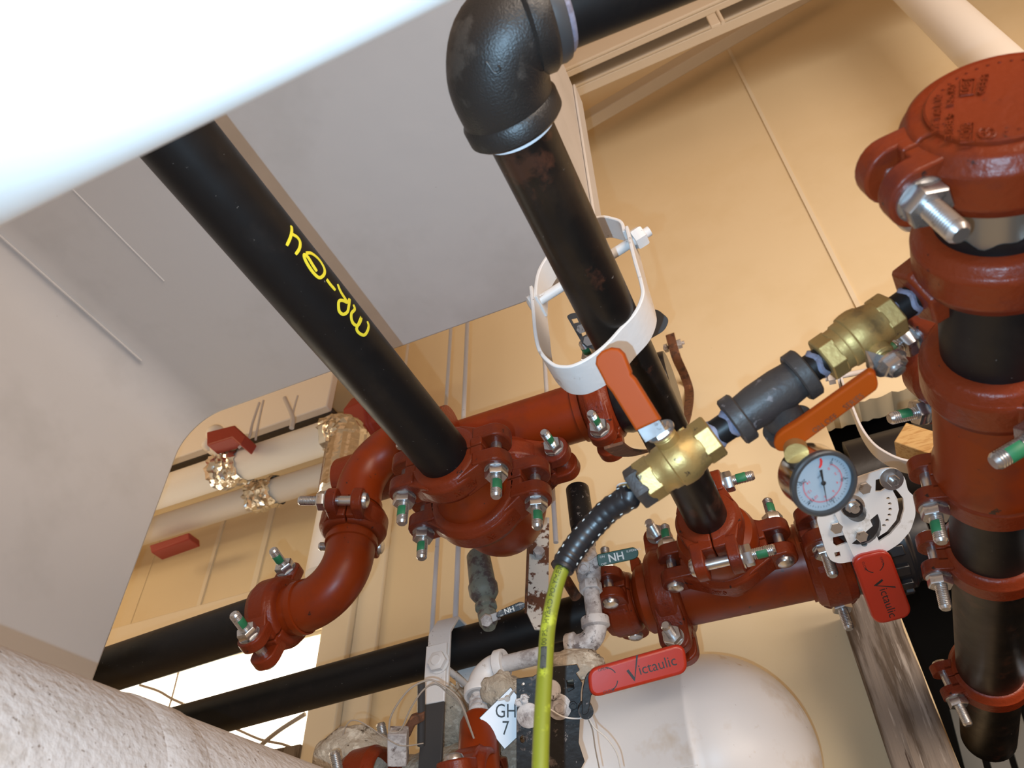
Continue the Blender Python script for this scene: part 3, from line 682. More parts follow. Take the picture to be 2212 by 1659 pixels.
# the cast figure
qo = P(1062, 152, .60); qn = (CAM - qo).normalized()
body = elb
cen = sum((p for p in pe_), V()) / nn_
def fig(u, v, h):
    p0 = qo; 
    return p0
deps = bpy.context.evaluated_depsgraph_get(); deps.update()
def cast_to(obj, px, py):
    mi = obj.matrix_world.inverted(); d = ray(px, py)
    ok, lo, nrm, _ = obj.ray_cast(mi @ CAM, (mi.to_3x3() @ d).normalized())
    return (obj.matrix_world @ lo, (obj.matrix_world.to_3x3() @ nrm).normalized()) if ok else (None, None)
ln = []
for x, y in smooth_path([V((1047, 141, 0)), V((1050, 135, 0)), V((1056, 141, 0)), V((1063, 152, 0)), V((1070, 158, 0)), V((1078, 155, 0)), V((1080, 147, 0)), V((1076, 141, 0))], 4) and [(p.x, p.y) for p in smooth_path([V((1047, 141, 0)), V((1050, 135, 0)), V((1056, 141, 0)), V((1063, 152, 0)), V((1070, 158, 0)), V((1078, 155, 0)), V((1080, 147, 0)), V((1076, 141, 0))], 4)]:
    p, nn = cast_to(body, x, y)
    if p is not None: ln.append(loc(t, p + nn * .0002))
if len(ln) > 3: MB().sweep(ln, .0009, 8).build('cast_figure', 'iron', t)
pipe('black_pipe', 'short black pipe leaving the iron elbow at the top edge of the picture', c1 + dirb * .004, c1 + dirb * .45, .0325, 'black')

coupling('small red coupling at the foot of the rust patched pipe, bolt with green thread', B(.035), EY, EX, R2, .060, w=.048, ro=.048, lr=.023, g=.016, tl=.017)
t = thing('pipe_reducer', 'red cone shaped reducer below the rust patched pipe', 'reducer', frame(B(.045), EY, EZ))
MB().lathe([(0, R2), (.010, .045), (.016, .055), (.03, .060), (.055, .058), (.075, .0445), (.09, .0445)], (0, 0, 0), EX, 44).build('cone', 'redsmooth', t)
R3 = .0445
coupling('red coupling with two nuts pointing up, on the branch of the lower tee', B(.128), EY, EZ, R3, .080, w=.048, ro=.062, lr=.022, text='75   88.9', ta=-60)
TY = .205; TA = lambda x: B(TY, 0, x)
t = thing('pipe_tee', 'red tee at the foot of the rust patched pipe, between four couplings', 'tee', frame(TA(-.10), EX, EZ))
mb = MB(); mb.lathe([(0, R4), (.225, R4)], (0, 0, 0), EX, 48); mb.lathe([(0, R3), (.09, R3 + .006)], loc(t, B(.125)), EY, 44); mb.build('tee_body', 'redsmooth', t)
MB().lathe([(0, R4), (0, R4 + .0035), (.010, R4 + .0035), (.011, R4)], (.205, 0, 0), EX, 48, ends=False).build('end_lip', 'redsmooth', t)
coupling('large red coupling with raised lettering left of the lower tee, nuts facing the viewer', TA(-.108), EX, -EY, R4, .088, w=.050, ro=.074, lr=.024, text='VICTAULIC 114.3', ta=158, patch=(False, False))
coupling('red coupling right of the lower tee, under the bright valve plate', TA(.140), EX, -EZ, R4, .086, w=.060, ro=.072, lr=.027, patch=(False, False))
t = thing('pipe_reducer', 'red reducer between the large and small couplings left of the lower tee', 'reducer', frame(TA(-.175), EX, EZ))
MB().lathe([(0, .0345), (.012, .036), (.020, .052), (.026, R4), (.05, R4)], (0, 0, 0), EX, 44).build('cone', 'redsmooth', t)
MB().box((.024, -.030, .045), EX * .008, EY * .008, EZ * .012).build('boss', 'redsmooth', t, bevel=.002)
RL = .0345
coupling('small red coupling at the right end of the long lower black pipe, nut pointing up', TA(-.192), EX, EZ, RL, .060, w=.056, ro=.052, lr=.024, g=.010, tl=.017, patch=(False, False))
pl = P(300, 1590, 1.44); pr_ = TA(-.185)
LD = (pl - pr_).normalized()
lower = pipe('black_pipe', 'lower long black pipe crossing the window to the lower red tee', pr_, pl + LD * .5, RL)
# ------------------------------------------------------------------ lever valve with the bright plate
t = thing('butterfly_valve', 'black lever valve with a bright slotted plate and red handle, right of the lower tee', 'valve', frame(TA(.165), EX, EZ))
MB().lathe([(0, .05), (0, .061), (.010, .064), (.028, .064), (.032, .069), (.085, .069), (.09, .062), (.12, .060), (.12, .04)], (0, 0, 0), EX, 48).build('body', 'valveblack', t, bevel=.002)
mb = MB()
for k in range(6):
    a = -2.9 + k * .42; mb.box((.058, .069 * math.cos(a), .069 * math.sin(a)), EX * .02, V((0, -math.sin(a), math.cos(a))) * .008, V((0, math.cos(a), math.sin(a))) * .007)
mb.build('lug', 'valveblack', t, bevel=.002)
po = P(1850, 1120, 1.03); pn = (V((.10, -.60, -.79))).normalized()
U_ = (RR - pn * RR.dot(pn)).normalized(); W_ = pn.cross(U_)
Z3 = lambda pts: [(1700 + x / 2.5176, 1000 + y / 2.5176) for x, y in pts]
tp = lambda pts: topx(pts, po, pn, U_, W_)
pfn = lambda u, v, h: loc(t, po + U_ * u + W_ * v + pn * h)
ou = round_poly(tp(Z3([(158, 300), (240, 150), (385, 75), (535, 24), (600, 28), (640, 80), (655, 150), (690, 178), (697, 280), (670, 365), (610, 435), (540, 480), (420, 520), (285, 545), (235, 530), (210, 480)])), .006, 4)
arc_ = [(572, 130), (598, 150), (630, 190), (635, 250), (615, 320), (560, 385), (490, 432), (455, 440), (450, 425), (480, 408), (540, 370), (590, 310), (606, 250), (598, 195), (575, 152)]
holes = [tp(Z3(arc_)), tp(Z3([(480, 90), (510, 82), (536, 100), (538, 135), (510, 152), (478, 154)])), tp(Z3([(248, 402), (315, 388), (325, 430), (270, 452), (250, 436)])), tp(Z3([(255, 485), (285, 478), (291, 505), (262, 513)]))]
for x, y in ((548, 190), (557, 219), (559, 249), (555, 280), (543, 309), (525, 337), (500, 360), (472, 382)):
    holes.append(tp(Z3([(x + 11 * math.cos(a), y + 7 * math.sin(a)) for a in [PI * 2 * i / 10 for i in range(10)]])))
mb = MB(); holed(ou, holes, .004, pfn, mb); plate = mb.build('notch_plate', 'zincplate', t); plate['label'] = 'bright zinc plate with a curved slot and notches'
MB().tube(pfn(*tp([(1835, 1090)])[0], .015), loc(t, TA(.225)), .013, seg=18).build('stem', 'valveblack', t)
MB().tube(pfn(*tp([(1850, 1130)])[0], -.005), loc(t, TA(.225)), .03, seg=24).build('neck', 'valveblack', t)
def platebolt(x, y, r, h=.007, wash=False):
    c = pfn(*tp(Z3([(x, y)]))[0], .002); n = locv(t, pn); mb = MB()
    if wash: mb.lathe([(0, r * 1.75), (.002, r * 1.75)], c, n, 22)
    mb.hexa(c, n, r, h, ch=.12)
    if wash: mb.tube(c + n * h, c + n * (h + .008), r * .45, seg=12)
    mb.build('plate_bolt', 'zinc', t)
platebolt(415, 130, .0085); platebolt(262, 345, .0085); platebolt(565, 85, .0085, .009, True)
c = pfn(*tp([(1837, 1089)])[0], .008); mb = MB(); mb.lathe([(0, .0155), (.002, .0155)], c, locv(t, pn), 24); mb.hexa(c, locv(t, pn), .0105, .009, ch=.1); mb.tube(c, c + locv(t, pn) * .014, .006); mb.build('stem_nut', 'zinc', t)
ou = round_poly(tp([(1800, 1105), (1812, 1072), (1848, 1066), (1862, 1085), (1904, 1187), (1843, 1203)]), .005)
holed_o = [tp(Z3([(412 + 17 * math.cos(a), 432 + 13 * math.sin(a)) for a in [PI * 2 * i / 12 for i in range(12)]]))]
mb = MB(); holed(ou, holed_o, .004, lambda u, v, h: pfn(u, v, h + .0052), mb); lev = mb.build('lever', 'zincplate', t)
c = pfn(*tp(Z3([(390, 380)]))[0], .0075); MB().hexa(c, locv(t, pn), .0085, .008, ch=.12).build('plate_bolt', 'zinc', t)
# vinyl grip, bent outward
gp = tp([(1841, 1201), (1908, 1186), (1957, 1316), (1889, 1334)])
def gfn(u, v, h):
    k = max(0, (v * 1.0))
    return pfn(u, v, h + .0085)
mb = MB(); holed(round_poly([gp[0], gp[1], gp[2], gp[3]], .011, 6), [], .004, gfn, mb, bev=.0045); grip = mb.build('grip', 'redvinyl', t); grip['label'] = 'red vinyl grip with black printed logo'
c3 = [V(q) for q in gp]
c3 = [V((q.x, q.y)) for q in c3]
gx = ((c3[3] + c3[2]) / 2 - (c3[0] + c3[1]) / 2).normalized(); gy = V((-gx.y, gx.x)); gc = (c3[0] + c3[1] + c3[2] + c3[3]) / 4
def logo(parent, fn, size, nm='grip_lettering', m='ink', mark=True):
    """big tick-shaped initial, the rest of the word, and the open-close arrow; u runs along the word"""
    mb = MB()
    vs, fs = text2d('ictaulic', size, align='LEFT'); mb.add([fn(v.x + size * .05, v.y, 0) for v in vs], fs)
    s = size
    def quad(p): mb.add([fn(x * s, y * s, 0) for x, y in p], [list(range(len(p)))])
    quad([(-.78, .20), (-.60, .26), (-.34, -.34), (-.40, -.62), (-.48, -.50)])
    quad([(-.40, -.62), (-.34, -.34), (.20, 1.02), (.34, 1.02)])
    if mark:
        for a0, a1 in ((0.35, 1.35), (-1.35, -.35)):
            n = 8
            for i in range(n):
                a, b = a0 + (a1 - a0) * i / n, a0 + (a1 - a0) * (i + 1) / n
                quad([(-2.3 + .75 * math.cos(a), .75 * math.sin(a)), (-2.3 + .75 * math.cos(b), .75 * math.sin(b)), (-2.3 + .82 * math.cos(b), .82 * math.sin(b)), (-2.3 + .82 * math.cos(a), .82 * math.sin(a))])
        for tx, yy in (('OPEN', .72), ('CLOSE', -.78)):
            vs, fs = text2d(tx, s * .28); mb.add([fn(v.x - 2.35 * s, v.y + yy * s, 0) for v in vs], fs)
    return mb.build(nm, m, parent, angle=20)
logo(t, lambda u, v, h: gfn((gc + gx * u + gy * v).x, (gc + gx * u + gy * v).y, .0067), .0155)
# ------------------------------------------------------------------ the riser at the right: capped, with a row of couplings
RA, RB = P(2137, 1500, 1.22), P(2166, 240, .50)
RD = (RA - RB).normalized()                           # away from the viewer
RY = lambda Y: RB + RD * ((Y - RB.y) / RD.y)          # the riser's axis at a depth into the room
RRd = .0435
def RP(py):                                             # the axis point seen at a pixel row
    lo_, hi_ = 0.0, 1.3
    for _ in range(50):
        m_ = (lo_ + hi_) / 2; p = RB + (RA - RB) * m_; y = H / 2 + F * (p - CAM).dot(DD) / (p - CAM).dot(FF)
        if y < py: lo_ = m_
        else: hi_ = m_
    return RB + (RA - RB) * lo_
# end cap
t = thing('end_cap', 'round red end cap with cast lettering at the right edge of the picture', 'cap', frame(RY(.3385), RD, EZ))
mb = MB(); mb.lathe([(0, 0), (0, .044), (.001, .0455), (.010, .0458), (.0101, RRd), (.045, RRd)], (0, 0, 0), EX, 56); cap = mb.build('cap_disc', 'red', t, angle=30)
pn = -RD; po = RY(.3385)
Z1 = lambda x, y: (1800 + x / 2.3689, y / 2.3689)
def castline(s, a, b, size, m='red'):
    """raised text whose baseline runs between two pixels on the cap's face"""
    pa, pb = onp(*Z1(*a), po, pn), onp(*Z1(*b), po, pn); d = (pb - pa); L = d.length; d.normalize(); up = pn.cross(d)
    vs, fs = text2d(s, size, .0012); wd_ = max(v.x for v in vs) - min(v.x for v in vs); k = L / wd_
    mb = MB(); mb.add([loc(t, (pa + pb) / 2 + d * v.x * k + up * v.y + pn * (v.z + .0009)) for v in vs], fs); mb.build('cast_lettering', m, t, angle=20)
castline('VICTAULIC', (522, 690), (545, 490), .0062)
castline('3/88.9', (592, 720), (605, 590), .0062); castline('No.60', (600, 548), (612, 445), .0062)
castline('NO2E', (675, 730), (690, 640), .0065); castline('1081', (670, 492), (692, 415), .0065); castline('GEFM', (757, 488), (780, 390), .0062)
mb = MB()
def rail(pts, w=.0008):
    q = [loc(t, onp(*Z1(*p), po, pn) + pn * .0006) for p in pts]; mb.sweep(q, w, 6)
for bx in ([(652, 735), (715, 730), (722, 634), (660, 640)], [(652, 495), (715, 488), (728, 408), (655, 412)]): rail(bx + [bx[0]])
for cx, cy, r in ((770, 685, 26), (805, 685, 26)): rail([(cx + r * math.cos(a), cy + r * .9 * math.sin(a)) for a in [2 * PI * i / 16 for i in range(17)]])
mb.build('cast_frame', 'red', t)
mb = MB()
for k in range(36):
    a = 2 * PI * k / 36; q = V((.0, .0385 * math.cos(a), .0385 * math.sin(a))); mb.lathe([(0, .0011), (.001, .0008)], q, -EX, 8)
mb.build('bead_ring', 'red', t)
coupling('red coupling clamping the lettered end cap, big bolt at its lower left', RY(.368), RD, V((.16, 0, -.98)), RRd, .066, w=.052, ro=.0620, lr=.023, g=.0075, tl=.017, text='VICTAULIC', ta=-75, patch=(False, False))
t = pipe('black_pipe', 'short capped pipe nipple, bare grooved steel half painted black, at the right edge', RY(.375), RY(.455), RRd, 'steelnip')
mb = MB(); n = 72; vs = []
for i in range(n):
    a = 2 * PI * i / n; x0 = .052 + .0035 * math.sin(a * 5) + .002 * math.sin(a * 13 + 1); vs += [(x0, (RRd + .0003) * math.cos(a), (RRd + .0003) * math.sin(a)), (.079, (RRd + .0003) * math.cos(a), (RRd + .0003) * math.sin(a))]
mb.add(vs, [[2 * i, 2 * ((i + 1) % n), 2 * ((i + 1) % n) + 1, 2 * i + 1] for i in range(n)]); mb.build('paint_edge', 'black', t)['label'] = 'ragged band of black paint'
# outlet coupling with hexagonal boss
D0, D1 = P(1962, 652, .625), P(1397, 1040, .665)
DR = (D1 - D0).normalized()
ck = RP(522)
t = coupling('red outlet coupling with a hexagonal boss feeding the brass drain valve', ck, RD, V((.94, 0, .35)), RRd, .069, w=.052, ro=.0600, lr=.019, g=.006, tl=.014, patch=(False, False))
mb = MB(); bo = D0 - DR * .004; mb.lathe([(0, .013), (.0, .026), (.003, .0285), (.03, .030), (.06, .034)], loc(t, bo), locv(t, -DR), 6); mb.build('outlet_boss', 'red', t, bevel=.002)
pipe('black_pipe', 'black riser pipe between the outlet coupling and the next red coupling', RP(500), RP(815), RRd, 'black')
coupling('red coupling on the riser below the black pipe, green ended bolt at its lower right', RP(792), RD, V((-.93, .15, -.34)), RRd, .070, w=.058, ro=.061, lr=.021, g=.009, tl=.016, ears=(True, True))
t = thing('check_valve', 'smooth red valve body on the riser between two couplings', 'valve', frame(RP(810), RD, EZ))
Lb = (RP(1020) - RP(810)).length
MB().lathe([(0, RRd), (.012, RRd + .006), (.02, RRd + .009), (Lb * .8, RRd + .010), (Lb * .86, RRd + .013), (Lb * .93, RRd + .013), (Lb * .95, RRd + .004), (Lb, RRd)], (0, 0, 0), EX, 52).build('body', 'redsmooth', t)
coupling('red coupling under the riser valve body, its green ended bolt pointing down', RP(1034), RD, V((-.18, 0, -1)), RRd, .058, w=.050, ro=.055, lr=.019, g=.012, tl=.016, s=.9)
pipe('black_pipe', 'black riser pipe with a faint vertical line, below the valve body', RP(1010), RP(1200), RRd, 'black')
coupling('dull red coupling on the riser, second from the bottom right corner', RP(1195), RD, V((-.18, 0, -1)), RRd, .058, w=.045, ro=.055, lr=.019, g=.011, tl=.015, s=.9, patch=(False, False))
pipe('black_pipe', 'dusty dark riser pipe with white scratches, near the bottom right corner', RP(1195), RP(1470), RRd + .001, 'blackrust')
coupling('dull red coupling lowest on the riser, in the bottom right corner', RP(1452), RD, V((.05, 0, -1)), RRd, .057, w=.05, ro=.055, lr=.019, g=.011, tl=.014, s=.9, patch=(False, False))
pipe('black_pipe', 'end of the dark riser pipe below the lowest red coupling', RP(1455), RP(1590), RRd, 'blackrust')
# second red line half hidden behind the riser
cA = P(2000, 745, .93)
ea = V((.25, -.15, -1)).normalized()
fitting('pipe_elbow', 'orange red elbow half hidden behind the black riser pipe', 'elbow', [cA - ea * .03 + EX * .95 + EY * .30, cA - ea * .035 + EX * .06 + EY * .02] + [cA - ea * .03 + EX * .02, cA - ea * .012, cA + ea * .03], .038)
coupling('red coupling on the line behind the riser, two bolts pointing left', cA + ea * .045, ea, V((-.92, -.30, -.10)), .0385, .060, w=.046, ro=.052, lr=.018, g=.006, tl=.014)
pipe('red_pipe', 'rusty brown pipe hidden behind the riser, below the coupling with two left bolts', cA + ea * .05, cA + ea * .36, .030, 'rust')

# ------------------------------------------------------------------ brass drain line
DL = (D1 - D0).length
dq = lambda f: D0 + DR * (DL * f)
def frac(px, py):                                      # how far along the drain line a pixel is
    q = V((px, py)); a, b = V((1962, 652)), V((1397, 1040)); return (q - a).dot(b - a) / (b - a).length_squared
def nipple(label, f0, f1, r, m='black', c0=True, c1=True):
    t = thing('pipe_nipple', label, 'nipple', frame(dq(f0), DR, EZ), 'black pipe nipples'); L = DL * (f1 - f0)
    MB().lathe([(0, r), (L, r)], (0, 0, 0), EX, 32).build('nipple_wall', m, t)
    for c, x, d in ((c0, L * .16, 1), (c1, L * .66, 1)):
        if c:
            mb = MB(); k = 30; n = 24; vs = []
            for i in range(3):
                for j in range(n):
                    a = 2 * PI * j / n; rr = r + (.0014 + .0006 * math.sin(a * 3 + x * 900)) * (1 if i == 1 else .1); xx = x + (L * .17) * i / 2 + .0015 * math.sin(a * 4)
                    vs.append((xx, rr * math.cos(a), rr * math.sin(a)))
            mb.add(vs, [[i * n + j, i * n + (j + 1) % n, (i + 1) * n + (j + 1) % n, (i + 1) * n + j] for i in range(2) for j in range(n)]); mb.build('pipe_dope', 'caulk', t)['label'] = 'blue grey pipe dope on the threads'
    return t
nr = .0120
nipple('black nipple screwed into the red hexagonal boss', -.03, .085, nr)
def ballvalve(label, f0, f1, stem_dir, R=.0205):
    L = DL * (f1 - f0); t = thing('ball_valve', label, 'valve', frame(dq(f0), DR, stem_dir), 'brass ball valves')
    mb = MB(); h = L * .20
    mb.lathe([(0, .013), (0, R * .90), (.0015, R * .97), (h, R * .97), (h + .001, R * .90)], (0, 0, 0), EX, 6)
    mb.lathe([(L - h - .001, R * .90), (L - h, R * .97), (L - .0015, R * .97), (L, R * .90), (L, .013)], (0, 0, 0), EX, 6)
    mb.lathe([(h * .9, R * .88), (h * 1.1, R * .90), (L * .34, R * 1.0), (L * .36, R * 1.06), (L * .44, R * 1.12), (L * .52, R * 1.12), (L * .60, R * 1.08), (L * .605, R * 1.0), (L * .70, R * .98), (L * .72, R * .92), (L - h * .9, R * .90)], (0, 0, 0), EX, 40)
    mb.lathe([(R * .7, .0105), (R * 1.35, .0105), (R * 1.38, .009), (R * 1.45, .009)], (L * .47, 0, 0), EZ, 24)
    mb.build('valve_body', 'brass', t, bevel=.0006)
    for s, x, a in (('600', L * .40, .9), ('WOG', L * .53, .9), ('CWP', L * .27, .9)):
        rt = R * (1.10 if x > L * .35 else .97)
        put_text(s, .0085, lambda u, v, h, x=x, a=a, rt=rt: V((x + v, rt * 1.012 * math.cos(PI / 2 + a - u / rt), -rt * 1.012 * math.sin(PI / 2 + a - u / rt) * -1 + 0)) if False else V((x + v, (rt + h + .0002) * math.sin(TXT - u / rt), (rt + h + .0002) * math.cos(TXT - u / rt))), 'cast_lettering', 'brass', t, extrude=.0006)
    return t, L
# valve one, near the riser: its stem points down and right, lever hanging to the left
fa, fb = frac(1935, 672), frac(1778, 768)
TXT = 2.6
st1 = (P(1908, 762, .628) - P(1868, 715, .645)).normalized()
bv1, L1 = ballvalve('brass ball valve nearest the riser, orange lever hanging down to the left', fa, fb, st1)
def stemnut(t, L, R, hgt):
    mb = MB(); mb.lathe([(R * 1.45, .0065), (hgt, .0065)], (L * .47, 0, 0), EZ, 18); mb.build('stem', 'brass', t)
    mb = MB(); mb.hexa((L * .47, 0, hgt - .004), EZ, .0105, .008, ch=.1); mb.lathe([(hgt + .004, .0065), (hgt + .007, .006), (hgt + .0075, .003)], (L * .47, 0, 0), EZ, 18); mb.build('stem_nut', 'zinc', t)
stemnut(bv1, L1, .0205, .040)
Z4 = lambda pts: [(1250 + x / 2.7646, 700 + y / 2.7646) for x, y in pts]
lo = P(1800, 885, .60); ln_ = (CAM - lo).normalized() * .75 + EZ * -.1 + DD * .45; ln_.normalize()
U1 = (RR - ln_ * RR.dot(ln_)).normalized(); W1 = ln_.cross(U1)
l1 = lambda u, v, h: loc(bv1, lo + U1 * u + W1 * v + ln_ * h)
ou = topx(Z4([(1195, 735), (1180, 705), (1192, 668), (1222, 640), (1320, 580), (1735, 285), (1752, 292), (1768, 350), (1762, 372), (1330, 690), (1250, 735)]), lo, ln_, U1, W1)
mb = MB(); holed(round_poly(ou, .004), [], .004, l1, mb, bev=.0022); g = mb.build('grip', 'orange', bv1); g['label'] = 'orange vinyl lever grip'
mb = MB(); a = loc(bv1, P(1885, 800, .605)); b = (L1 * .47, 0, .037); bq = V(b)
c_ = loc(bv1, P(1872, 775, .612))
mb.sweep([loc(bv1, P(1872, 830, .601)), a, c_, V((L1 * .47 + .002, 0, .036)), V((L1 * .47 - .012, 0, .036))], 1, sect=[(-.0012, -.007), (.0012, -.007), (.0012, .007), (-.0012, .007)]); mb.lathe([(.0352, .014), (.0372, .014)], (L1 * .47, 0, 0), EZ, 20)
mb.build('lever_arm', 'zinc', bv1)
for s, c, L_ in (('ON OFF', (1470, 575), .020), ('SERIES', (1640, 445), .020)):
    pc = onp(*Z4([c])[0], lo, ln_); d = (onp(*Z4([(1700, 340)])[0], lo, ln_) - onp(*Z4([(1300, 630)])[0], lo, ln_)).normalized(); up = ln_.cross(d)
    vs, fs = text2d(s, .0065); mb = MB(); mb.add([loc(bv1, pc + d * v.x + up * v.y + ln_ * .0046) for v in vs], fs); mb.build('grip_lettering', 'rust', bv1)
nipple('black nipple with smeared blue grey dope between the brass valve and the iron tee', frac(1785, 765), frac(1718, 808), .0122)
# iron tee
fa, fb = frac(1752, 792), frac(1585, 905); L = DL * (fb - fa)
brd = (P(1712, 965, .665) - P(1668, 858, .645)).normalized()
t = thing('pipe_tee', 'dusty dark iron tee between the two brass valves, carrying the gauge', 'tee', frame(dq(fa), DR, brd))
mb = MB(); mb.lathe([(.006, .0165), (.014, .0172), (L * .35, .0185), (L * .65, .0185), (L - .014, .0172), (L - .006, .0165)], (0, 0, 0), EX, 36); mb.lathe([(0, .0165), (.030, .0165)], (L * .5, 0, 0), EZ, 36); mb.build('tee_body', 'greyiron', t)
def cl(o, a, n): MB().lathe([(0, .011), (0, .0205), (.0015, .0222), (.011, .0222), (.0125, .0205), (.0126, .016)], o, a, 36).build(n, 'greyiron', t)
cl((0, 0, 0), EX, 'collar'); cl((L, 0, 0), -EX, 'collar'); cl((L * .5, 0, .042), -EZ, 'collar')
mb = MB()
for k in range(8): mb.box((.006 if k % 2 else L - .006, .0222 * math.cos(k * .8), .0222 * math.sin(k * .8)), EX * .005, V((0, -math.sin(k * .8), math.cos(k * .8))) * .0015, V((0, math.cos(k * .8), math.sin(k * .8))) * .0012)
t.children[0].data and None
ribs = mb
tee_end = t.matrix_world @ V((L * .5, 0, .042))
nipple('black nipple between the iron tee and the lower brass valve', frac(1600, 895), frac(1530, 945), .0122)
fa, fb = frac(1548, 930), frac(1388, 1045)
st2 = (P(1418, 925, .643) - P(1452, 985, .655)).normalized()
TXT = -.9
bv2, L2 = ballvalve('brass ball valve at the lower end, orange lever standing up to the left', fa, fb, st2)
stemnut(bv2, L2, .0205, .034)
lo = P(1360, 850, .625); ln_ = (-FF - RR * .30 + DD * .12).normalized(); U1 = (RR - ln_ * RR.dot(ln_)).normalized(); W1 = ln_.cross(U1)
l2 = lambda u, v, h: loc(bv2, lo + U1 * u + W1 * v + ln_ * h)
ou = topx(Z4([(120, 235), (124, 200), (150, 172), (195, 155), (235, 160), (262, 185), (302, 285), (300, 305), (330, 335), (470, 560), (352, 615), (215, 395), (178, 350), (170, 330)]), lo, ln_, U1, W1)
mb = MB(); holed(ou, [], .007, l2, mb, bev=.002); g = mb.build('grip', 'orange', bv2, bevel=0); g['label'] = 'orange vinyl lever grip'
q0 = [onp(*p, lo, ln_) for p in Z4([(410, 590), (455, 665)])]
sk = (onp(*Z4([(500, 575)])[0], lo, ln_) - onp(*Z4([(360, 610)])[0], lo, ln_)).normalized()
e_ = bv2.matrix_world @ V((L2 * .47, 0, .034))
mb = MB(); mb.sweep([loc(bv2, q0[0]), loc(bv2, q0[1]), loc(bv2, e_ + (q0[1] - e_) * .35), loc(bv2, e_)], 1, sect=[(-.0095, -.0013), (.0095, -.0013), (.0095, .0013), (-.0095, .0013)], up=locv(bv2, sk)); mb.lathe([(.0325, .013), (.0345, .013)], (L2 * .47, 0, 0), EZ, 20); mb.build('lever_arm', 'zinc', bv2)
# plug, hose barb, rubber sleeve and hose
fa, fb = frac(1396, 1040), frac(1372, 1056); L = .015
t = thing('hose_plug', 'black hexagonal bushing with a brass hose barb and white tape at the lower valve', 'fitting', frame(dq(1.0), DR, EZ))
MB().hexa((.0005, 0, 0), EX, .0195, .013, ch=.05).build('hex_bushing', 'greyiron', t)
MB().lathe([(.013, .0085), (.015, .0105), (.022, .0105), (.024, .008), (.03, .007)], (0, 0, 0), EX, 12).build('barb', 'brass', t)
mb = MB()
for k in range(5):
    pts = [V((.012 + .014 * math.sin(i * .5 + k), .0115 * math.cos(i * .55 + k * 1.3), .0115 * math.sin(i * .55 + k * 1.3))) for i in range(9)]; mb.sweep(smooth_path(pts, 3), .0005, 5)
mb.build('tape_thread', 'tape', t)
hp = [dq(1.0) + DR * .026, P(1362, 1072, .665), P(1318, 1100, .672), P(1283, 1134, .675), P(1252, 1170, .672), P(1228, 1205, .668), P(1210, 1240, .66), P(1196, 1290, .652), P(1183, 1360, .638), P(1177, 1450, .615), P(1171, 1550, .59), P(1167, 1660, .565), P(1164, 1780, .54), P(1160, 1950, .51)]
sp = smooth_path(hp, 8)
t = thing('water_hose', 'bright yellow hose with a black sleeve hanging from the lower brass valve', 'hose', hp[0])
mb = MB(); mb.sweep([p - hp[0] for p in sp[40:]], .0064, 28); hose = mb.build('hose_wall', 'hose', t)
ns = 47; rad = []
for i in range(ns): rad.append(.0108 + (.0006 if i % 3 == 0 else 0) - (.001 if i > 43 else 0))
mb = MB(); mb.sweep([p - hp[0] for p in sp[:ns]], rad, 32); mb.build('sleeve', 'rubber', t)['label'] = 'black ribbed rubber sleeve'
# stitched white dashes along the sleeve's two sides, and the printing
mb = MB()
for off in (-.95, 1.05):
    for i in range(1, ns - 4, 4):
        a, b = sp[i], sp[i + 1]; tv = (b - a).normalized(); vw = (CAM - a).normalized(); sd = tv.cross(vw).normalized(); up = sd.cross(tv)
        for p in ():
            pass
        d_ = sd * math.sin(off) + (vw - tv * vw.dot(tv)).normalized() * math.cos(off); mb.box((a + (b - a) * .35) + d_ * .0110 - hp[0], tv * .0013, tv.cross(d_) * .00028, d_ * .00035)
mb.build('sleeve_dash', 'whiteink', t)
cum = [0]
for i in range(1, len(sp)): cum.append(cum[-1] + (sp[i] - sp[i - 1]).length)
def hosefn(s0, ang, vflip=1):
    def fn(u, v, h):
        s = s0 + u; i = 0
        while i < len(cum) - 2 and cum[i + 1] < s: i += 1
        k = (s - cum[i]) / (cum[i + 1] - cum[i]); p = sp[i] + (sp[i + 1] - sp[i]) * k; tv = (sp[i + 1] - sp[i]).normalized()
        vw = (CAM - p); vw = (vw - tv * vw.dot(tv)).normalized(); sd = tv.cross(vw); th = ang + v / .0064 * vflip
        return p + (vw * math.cos(th) + sd * math.sin(th)) * .00655 - hp[0]
    return fn
s_of = lambda px, py: cum[min(range(len(sp)), key=lambda i: ((lambda q: (q[0] - px) ** 2 + (q[1] - py) ** 2)((W / 2 + F * (sp[i] - CAM).dot(RR) / (sp[i] - CAM).dot(FF), H / 2 + F * (sp[i] - CAM).dot(DD) / (sp[i] - CAM).dot(FF))))) ]
sm = (s_of(1200, 1260) + s_of(1178, 1400)) / 2
put_text('1/4 I.D.  300 PSI  HYBRID POLYMER', .0062, lambda u, v, h: hosefn(sm + .005, .30, 1)(-u, v, h), 'hose_lettering', 'ink', t)
sq = s_of(1176, 1431)
mb = MB(); fq = hosefn(sq, .30)
k = 8; vs = [fq(-.009 + .018 * i / k, -.0026 + .0052 * j / 4, 0) for i in range(k + 1) for j in range(5)]
mb.add(vs, [[i * 5 + j, i * 5 + j + 1, (i + 1) * 5 + j + 1, (i + 1) * 5 + j] for i in range(k) for j in range(4)]); mb.build('hose_print', 'greybeam', t)

